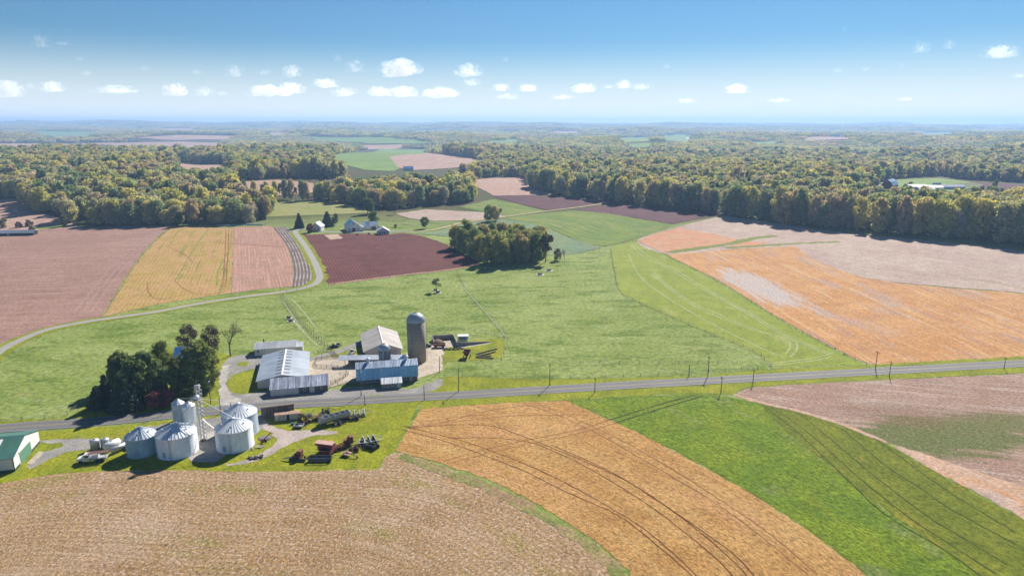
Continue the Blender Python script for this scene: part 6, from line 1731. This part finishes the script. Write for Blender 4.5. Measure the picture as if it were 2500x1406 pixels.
gable("wagon_shed", "lower white barn with a pale roof right of the old white barn", "barn", o, 12, 15, 10, 3.6, 7.0, m_mwall, metal_roof("patchy_white_blue_roof", (.55, .55, .60, 1), (.14, .30, .48, 1), .1, .5, 3.5, .3), .3, [("door", 'y0', 9, 4, .1, 2.6, m_brick), ("window", 'y0', 2, 1, 1.2, 1.1, m_dark, m_whtrim)])
o = at2(921, 573)
gable("white_house", "small white house at the edge of the maroon field with dark tall windows", "house", o + rot((11.0, 0), 14), 104, 9, 11, 3.2, 6.6, m_whwall, metal_roof("pale_house_roof", (.52, .52, .56, 1), (.44, .44, .50, 1), .1, .5), .4, [("window", 'x0', 1.2 + 2.3 * i, 1.1, .6, 2.0, m_dark, m_whtrim) for i in range(4)])
o = at2(763, 564)
gable("white_cottage", "small white house half hidden behind the dark red tree", "house", o + rot((8.0, 0), -4), 86, 10, 9, 4.4, 8.0, m_whwall, metal_roof("cottage_roof", (.42, .50, .60, 1), (.36, .44, .54, 1), .1, .5), .3, [("window", 'x0', 2, .9, 1.2, 1.3, m_dark, m_whtrim), ("window", 'x0', 5.6, .9, 1.2, 1.3, m_dark, m_whtrim)])
for (px, py, s_) in ((901, 573, .35), (942, 566, .45), (966, 556, .6), (925, 558, .4), (872, 575, .3)):
    tree(K_bush, "bush", "low dark bush in the farmstead yard by the maroon field", P3(px, py), None, s_ * 1.4, "yard bushes of the white farmstead", "bush")
o = at2(-40, 577)
r, ro = gable("greenhouse", "long low pale roofed shed at the far left edge of the pink field", "shed", o, 6, 42, 8, 2.6, 4.6, m_dark, m_wroof, .2, [("door", 'y0', 20, 2, 0, 2.1, m_gpaint)])
r = thing("bale_row", "long row of white wrapped bales along the top of the pink strip", "bales", (*P(532, 552), float(hgt(*P(532, 552)))), 0)
mm = MB(); q0 = P(532, 552); q1 = P(640, 549)
for i in range(34):
    q_ = q0 + (q1 - q0) * i / 33 - q0; s_ = .6 if i < 22 else .95
    mm.lathe([(.02, 0), (s_ * .8, .05), (s_, .5), (s_ * .8, s_ * 1.6), (.02, s_ * 1.75)], 10, tuple(q_))
mm.build("wrapped_bale_row", m_bag, r, True)
# far right farm
o = at2(2150, 463)
r = thing("red_barn", "distant dark red gambrel barn with a silver roof above the long wood", "barn", (*o, float(hgt(*o))), R(10))
MB().prism([(0, -1), (0, 6), (3, 11), (7.5, 14), (12, 11), (15, 6), (15, -1)], 0, 9, 'y').build("wall", m_redbarn, r)
MB().prism([(-.2, 6), (3, 11), (7.5, 14), (12, 11), (15.2, 6), (15.2, 6.3), (12.2, 11.3), (7.5, 14.4), (2.8, 11.3), (-.2, 6.3)], 0, 30, 'y').build("roof", m_wroof, r)
MB().box(.1, 14.9, 9.02, 29.6, -1, 6).build("rear_wall", m_redbarn, r)
MB().box(-9, -.05, .5, 14, -1, 6).build("side_wing", m_redbarn, r)
r["category"] = "barn"; r.rotation_euler = (0, 0, R(-42))
for lab, px, py, ang, L_, D_ in (("distant long white shed left of the far farm group", 2222, 463, 4, 26, 14), ("distant white shed in the middle of the far farm group", 2262, 465, 0, 24, 14), ("distant low white shed at the right of the far farm group", 2300, 463, -3, 32, 10), ("distant white shed nearest the long wood", 2245, 469, 2, 22, 12)):
    o = at2(px, py); gable("far_shed", lab, "shed", o, ang, L_, D_, 4, 6.5, m_whwall, m_wroof, .3)
o = at2(2278, 462)
r = thing("far_silo", "distant dark silo block among the white sheds", "silo", (*o, float(hgt(*o))), 0)
for i in range(3): MB().lathe([(1.8, 0), (1.8, 8), (1.0, 9.4), (.1, 9.8)], 12, (i * 4.2, 0)).build("tower", m_galvd, r, True)
for lab, px, py, ang, L_, D_, nm, wl, rf in (("tiny blue roofed barn beside the distant pink field", 985, 418, 10, 20, 12, "far_barn", m_whwall, m_bluetin), ("tiny blue roofed shed on the far left pink field", 240, 357, 0, 34, 14, "far_barn", m_gpaint, m_bluetin), ("tiny pale house above the green hillside", 890, 365, 0, 16, 10, "far_house", m_whwall, m_groof), ("tiny white house in the far clearing", 1675, 341, 0, 18, 12, "far_house", m_whwall, m_wroof)):
    o = at2(px, py); gable(nm, lab, "barn" if "barn" in nm else "house", o, ang, L_, D_, 5, 9, wl, rf, .3)

# ------------------------------------------------------------------ clouds (volumes with ragged edges), then the haze in the air below them
def cloudmat(dens, thin):
    """vapour that thins out raggedly towards the skin; object space is the cloud's own unit box"""
    t = NT("cloud_vapour"); t.t.nodes.remove(t.b)
    pv = t.n("ShaderNodeVolumePrincipled")
    v = t.coord()
    oi = t.n("ShaderNodeObjectInfo")
    off = t.n("ShaderNodeVectorMath", operation='MULTIPLY_ADD')
    t.l(v, off.inputs[0]); off.inputs[1].default_value = (1.5, 1.5, 1.25)
    sc = t.n("ShaderNodeVectorMath", operation='SCALE'); sc.inputs[0].default_value = (37, 19, 53); t.l(oi.outputs["Random"], sc.inputs["Scale"])
    t.l(sc.outputs[0], off.inputs[2])
    nz = t.noise(off.outputs[0], 2.9, 8, .66, .5)
    nz = t.math('ADD', t.math('MULTIPLY', nz, 2.7), -.85)
    m = t.map(v, (1, 1.5, 1.2), loc=(0, 0, -.34))
    q = t.n("ShaderNodeVectorMath", operation='LENGTH'); t.l(m, q.inputs[0])
    e = t.rng(q.outputs["Value"], .2, 1.05, .34, -.34, False)
    f = t.math('ADD', nz, e)
    d = t.rng(f, .40 if not thin else .52, .95 if not thin else 1.1, 0, dens)
    t.l(d, pv.inputs["Density"])
    pv.inputs["Color"].default_value = (.97, .98, 1, 1); pv.inputs["Anisotropy"].default_value = .3
    t.l(pv.outputs[0], t.out.inputs["Volume"])
    t.m.cycles.volume_step_rate = .25
    return t.m
m_cloud = [cloudmat(.0042, False), cloudmat(.0024, True)]
ico = bmesh_ico = None
import bmesh
bmx = bmesh.new(); bmesh.ops.create_icosphere(bmx, subdivisions=2, radius=1.0)
ICO_V = np.array([v.co[:] for v in bmx.verts]); ICO_F = [[v.index for v in f.verts] for f in bmx.faces]; bmx.free()
def cloud(px, py, w, h, thin, label):
    w, h = w * 1.12, h * 1.25
    """a heap of overlapping puffs on a flat base, merged into one skin, at cloud-base height"""
    el = math.atan2(300 - (py + h / 2), F)
    alt = 1000.0
    dist = min(26000.0, alt / math.tan(max(el, .03)))
    alt = H + dist * math.tan(el)
    x = dist * (px - CX) / F * 1.03
    s = dist / F
    W_, H_ = w * s, h * s
    rs = np.random.default_rng(int(px * 7 + py))
    V = []; Fc = []
    n = max(5, int(w / h * 3.0))
    for i in range(n):
        u = rs.uniform(-1, 1) if i > 2 else (-.5, 0, .45)[i]
        top = (1 - abs(u) ** 1.6) * rs.uniform(.45, 1)
        r = H_ * (.28 + .30 * top)
        c = np.array([u * (W_ / 2 - r * .6), rs.uniform(-.3, .3) * W_ * .5, r * .62 + top * (H_ - r * 1.6) * rs.uniform(.2, 1)])
        b = len(V) and sum(len(q) for q in V)
        V.append(ICO_V * r * np.array([1.35, 1.35, .9]) + c); Fc += [[k + b for k in f] for f in ICO_F]
    v = np.vstack(V); v[:, 2] = np.maximum(v[:, 2], H_ * .04 * np.sin(v[:, 0] / W_ * 9))
    v = v / np.array([W_ / 2, W_ / 2, H_])
    o = mesh_obj("cloud", v, Fc, m_cloud[thin], None, True)
    o.scale = (W_ / 2, W_ / 2, H_)
    o.location = (x, dist, alt)
    md = o.modifiers.new("merge", 'REMESH'); md.mode = 'VOXEL'; md.voxel_size = .07; md.use_smooth_shade = True
    tag(o, label, "cloud", "small fair weather clouds")
    return o
CL = [
    (1003, 171, 132, 40, 0, "largest puffy cloud above the middle of the horizon"), (1150, 178, 72, 30, 0, "compact puffy cloud right of the largest one"), (895, 168, 64, 28, 1, "faint cloud just left of the largest one"), (857, 151, 34, 16, 1, "tiny faint cloud high left of the largest one"),
    (100, 217, 76, 40, 0, "leftmost low cloud with a second tier below it"), (202, 214, 66, 26, 0, "rounded low cloud second from the left edge"), (155, 214, 36, 16, 1, "thin wisp joining the two low clouds at the left"),
    (192, 112, 56, 30, 1, "wispy tilted cloud high on the left"), (240, 121, 60, 9, 1, "thin tail drifting off the high wispy left cloud"), (485, 222, 70, 28, 0, "rounded low cloud in the left half near the horizon"), (548, 225, 60, 22, 1, "soft cloud just right of the rounded low one"), (590, 231, 40, 10, 1, "thin low wisp trailing toward the middle"),
    (345, 221, 140, 20, 1, "long faint cloud bank between the left clouds"), (622, 178, 58, 30, 1, "pale ragged cloud high left of the middle"), (752, 179, 50, 28, 0, "small upright puff left of the largest cloud"), (418, 174, 38, 13, 1, "tiny faint cloud above the long faint bank"), (535, 183, 38, 12, 1, "tiny faint cloud left of the pale ragged one"), (690, 184, 46, 13, 1, "faint streak left of the small upright puff"),
    (700, 222, 120, 30, 0, "wide lumpy cloud bank left of the middle"), (745, 218, 76, 26, 0, "lumpy right end of the wide cloud bank"), (825, 207, 74, 22, 0, "small cloud above the long middle bank"), (870, 226, 90, 22, 1, "soft low cloud below the small middle one"), (950, 226, 70, 22, 0, "left lump of the long bank under the largest cloud"), (1000, 224, 80, 28, 0, "middle lump of the long bank under the largest cloud"), (1085, 228, 110, 24, 0, "right lump of the long bank under the largest cloud"), (1160, 205, 62, 18, 1, "thin cloud beneath the compact puffy one"),
    (1236, 154, 26, 15, 1, "tiny lone cloud high above the middle"), (1225, 217, 44, 18, 0, "small low cloud right of the long bank"), (1287, 218, 54, 18, 0, "flat low cloud second right of the long bank"), (1238, 238, 80, 14, 1, "thin low streak under the small low clouds"), (1415, 218, 66, 22, 0, "low cloud at the left of the right hand group"), (1505, 211, 44, 18, 0, "darker little cloud in the right hand group"), (1545, 215, 60, 16, 1, "pale trailing cloud of the right hand group"), (1365, 239, 80, 12, 1, "thin low streak below the right hand group"), (1470, 216, 40, 10, 1, "narrow wisp inside the right hand group"),
    (1600, 170, 28, 12, 1, "tiny bright cloud above the right hand group"), (1762, 220, 70, 20, 0, "lone flat cloud right of the right hand group"), (1987, 179, 34, 11, 1, "left one of two tiny clouds over the far right woods"), (2050, 176, 32, 12, 1, "right one of two tiny clouds over the far right woods"), (2130, 167, 18, 11, 1, "smallest speck of cloud on the right"),
    (2170, 127, 60, 26, 1, "left half of the broken cloud high on the right"), (2232, 121, 44, 22, 1, "right half of the broken cloud high on the right"), (2350, 137, 84, 30, 0, "puffy cloud near the upper right corner"), (2400, 191, 40, 12, 1, "faint streak below the upper right puffy cloud"), (1720, 18, 54, 14, 1, "faint wisp at the top edge of the sky"), (1993, 88, 20, 12, 1, "tiny wisp above the broken right cloud"),
    (286, 185, 40, 13, 1, "small wisp below the high left cloud"), (275, 154, 36, 9, 1, "tiny streak below the tail of the high left cloud"), (1650, 247, 70, 14, 1, "very low faint cloud right of the middle"), (1860, 247, 80, 12, 1, "very low faint cloud over the right woods"), (2150, 244, 60, 10, 1, "very low faint streak at the right"),
]
for c in CL: cloud(*c)
# haze: one closed box of pale even air over the whole country
hz = MB().box(-17500, 17500, -700, 18400, -75, 195).build("haze", None)
hm = bpy.data.materials.new("haze_air"); hm.use_nodes = True
ht_ = hm.node_tree; ht_.nodes.remove(ht_.nodes["Principled BSDF"])
pv = ht_.nodes.new("ShaderNodeVolumePrincipled")
pv.inputs["Color"].default_value = (.36, .58, .98, 1)
pv.inputs["Density"].default_value = 1.05e-4
pv.inputs["Anisotropy"].default_value = .2
ht_.links.new(pv.outputs[0], ht_.nodes["Material Output"].inputs["Volume"])
hz.data.materials.clear(); hz.data.materials.append(hm)
hz["kind"] = "stuff"; hz["label"] = "pale blue haze filling the air over the far woods"; hz["category"] = "haze"
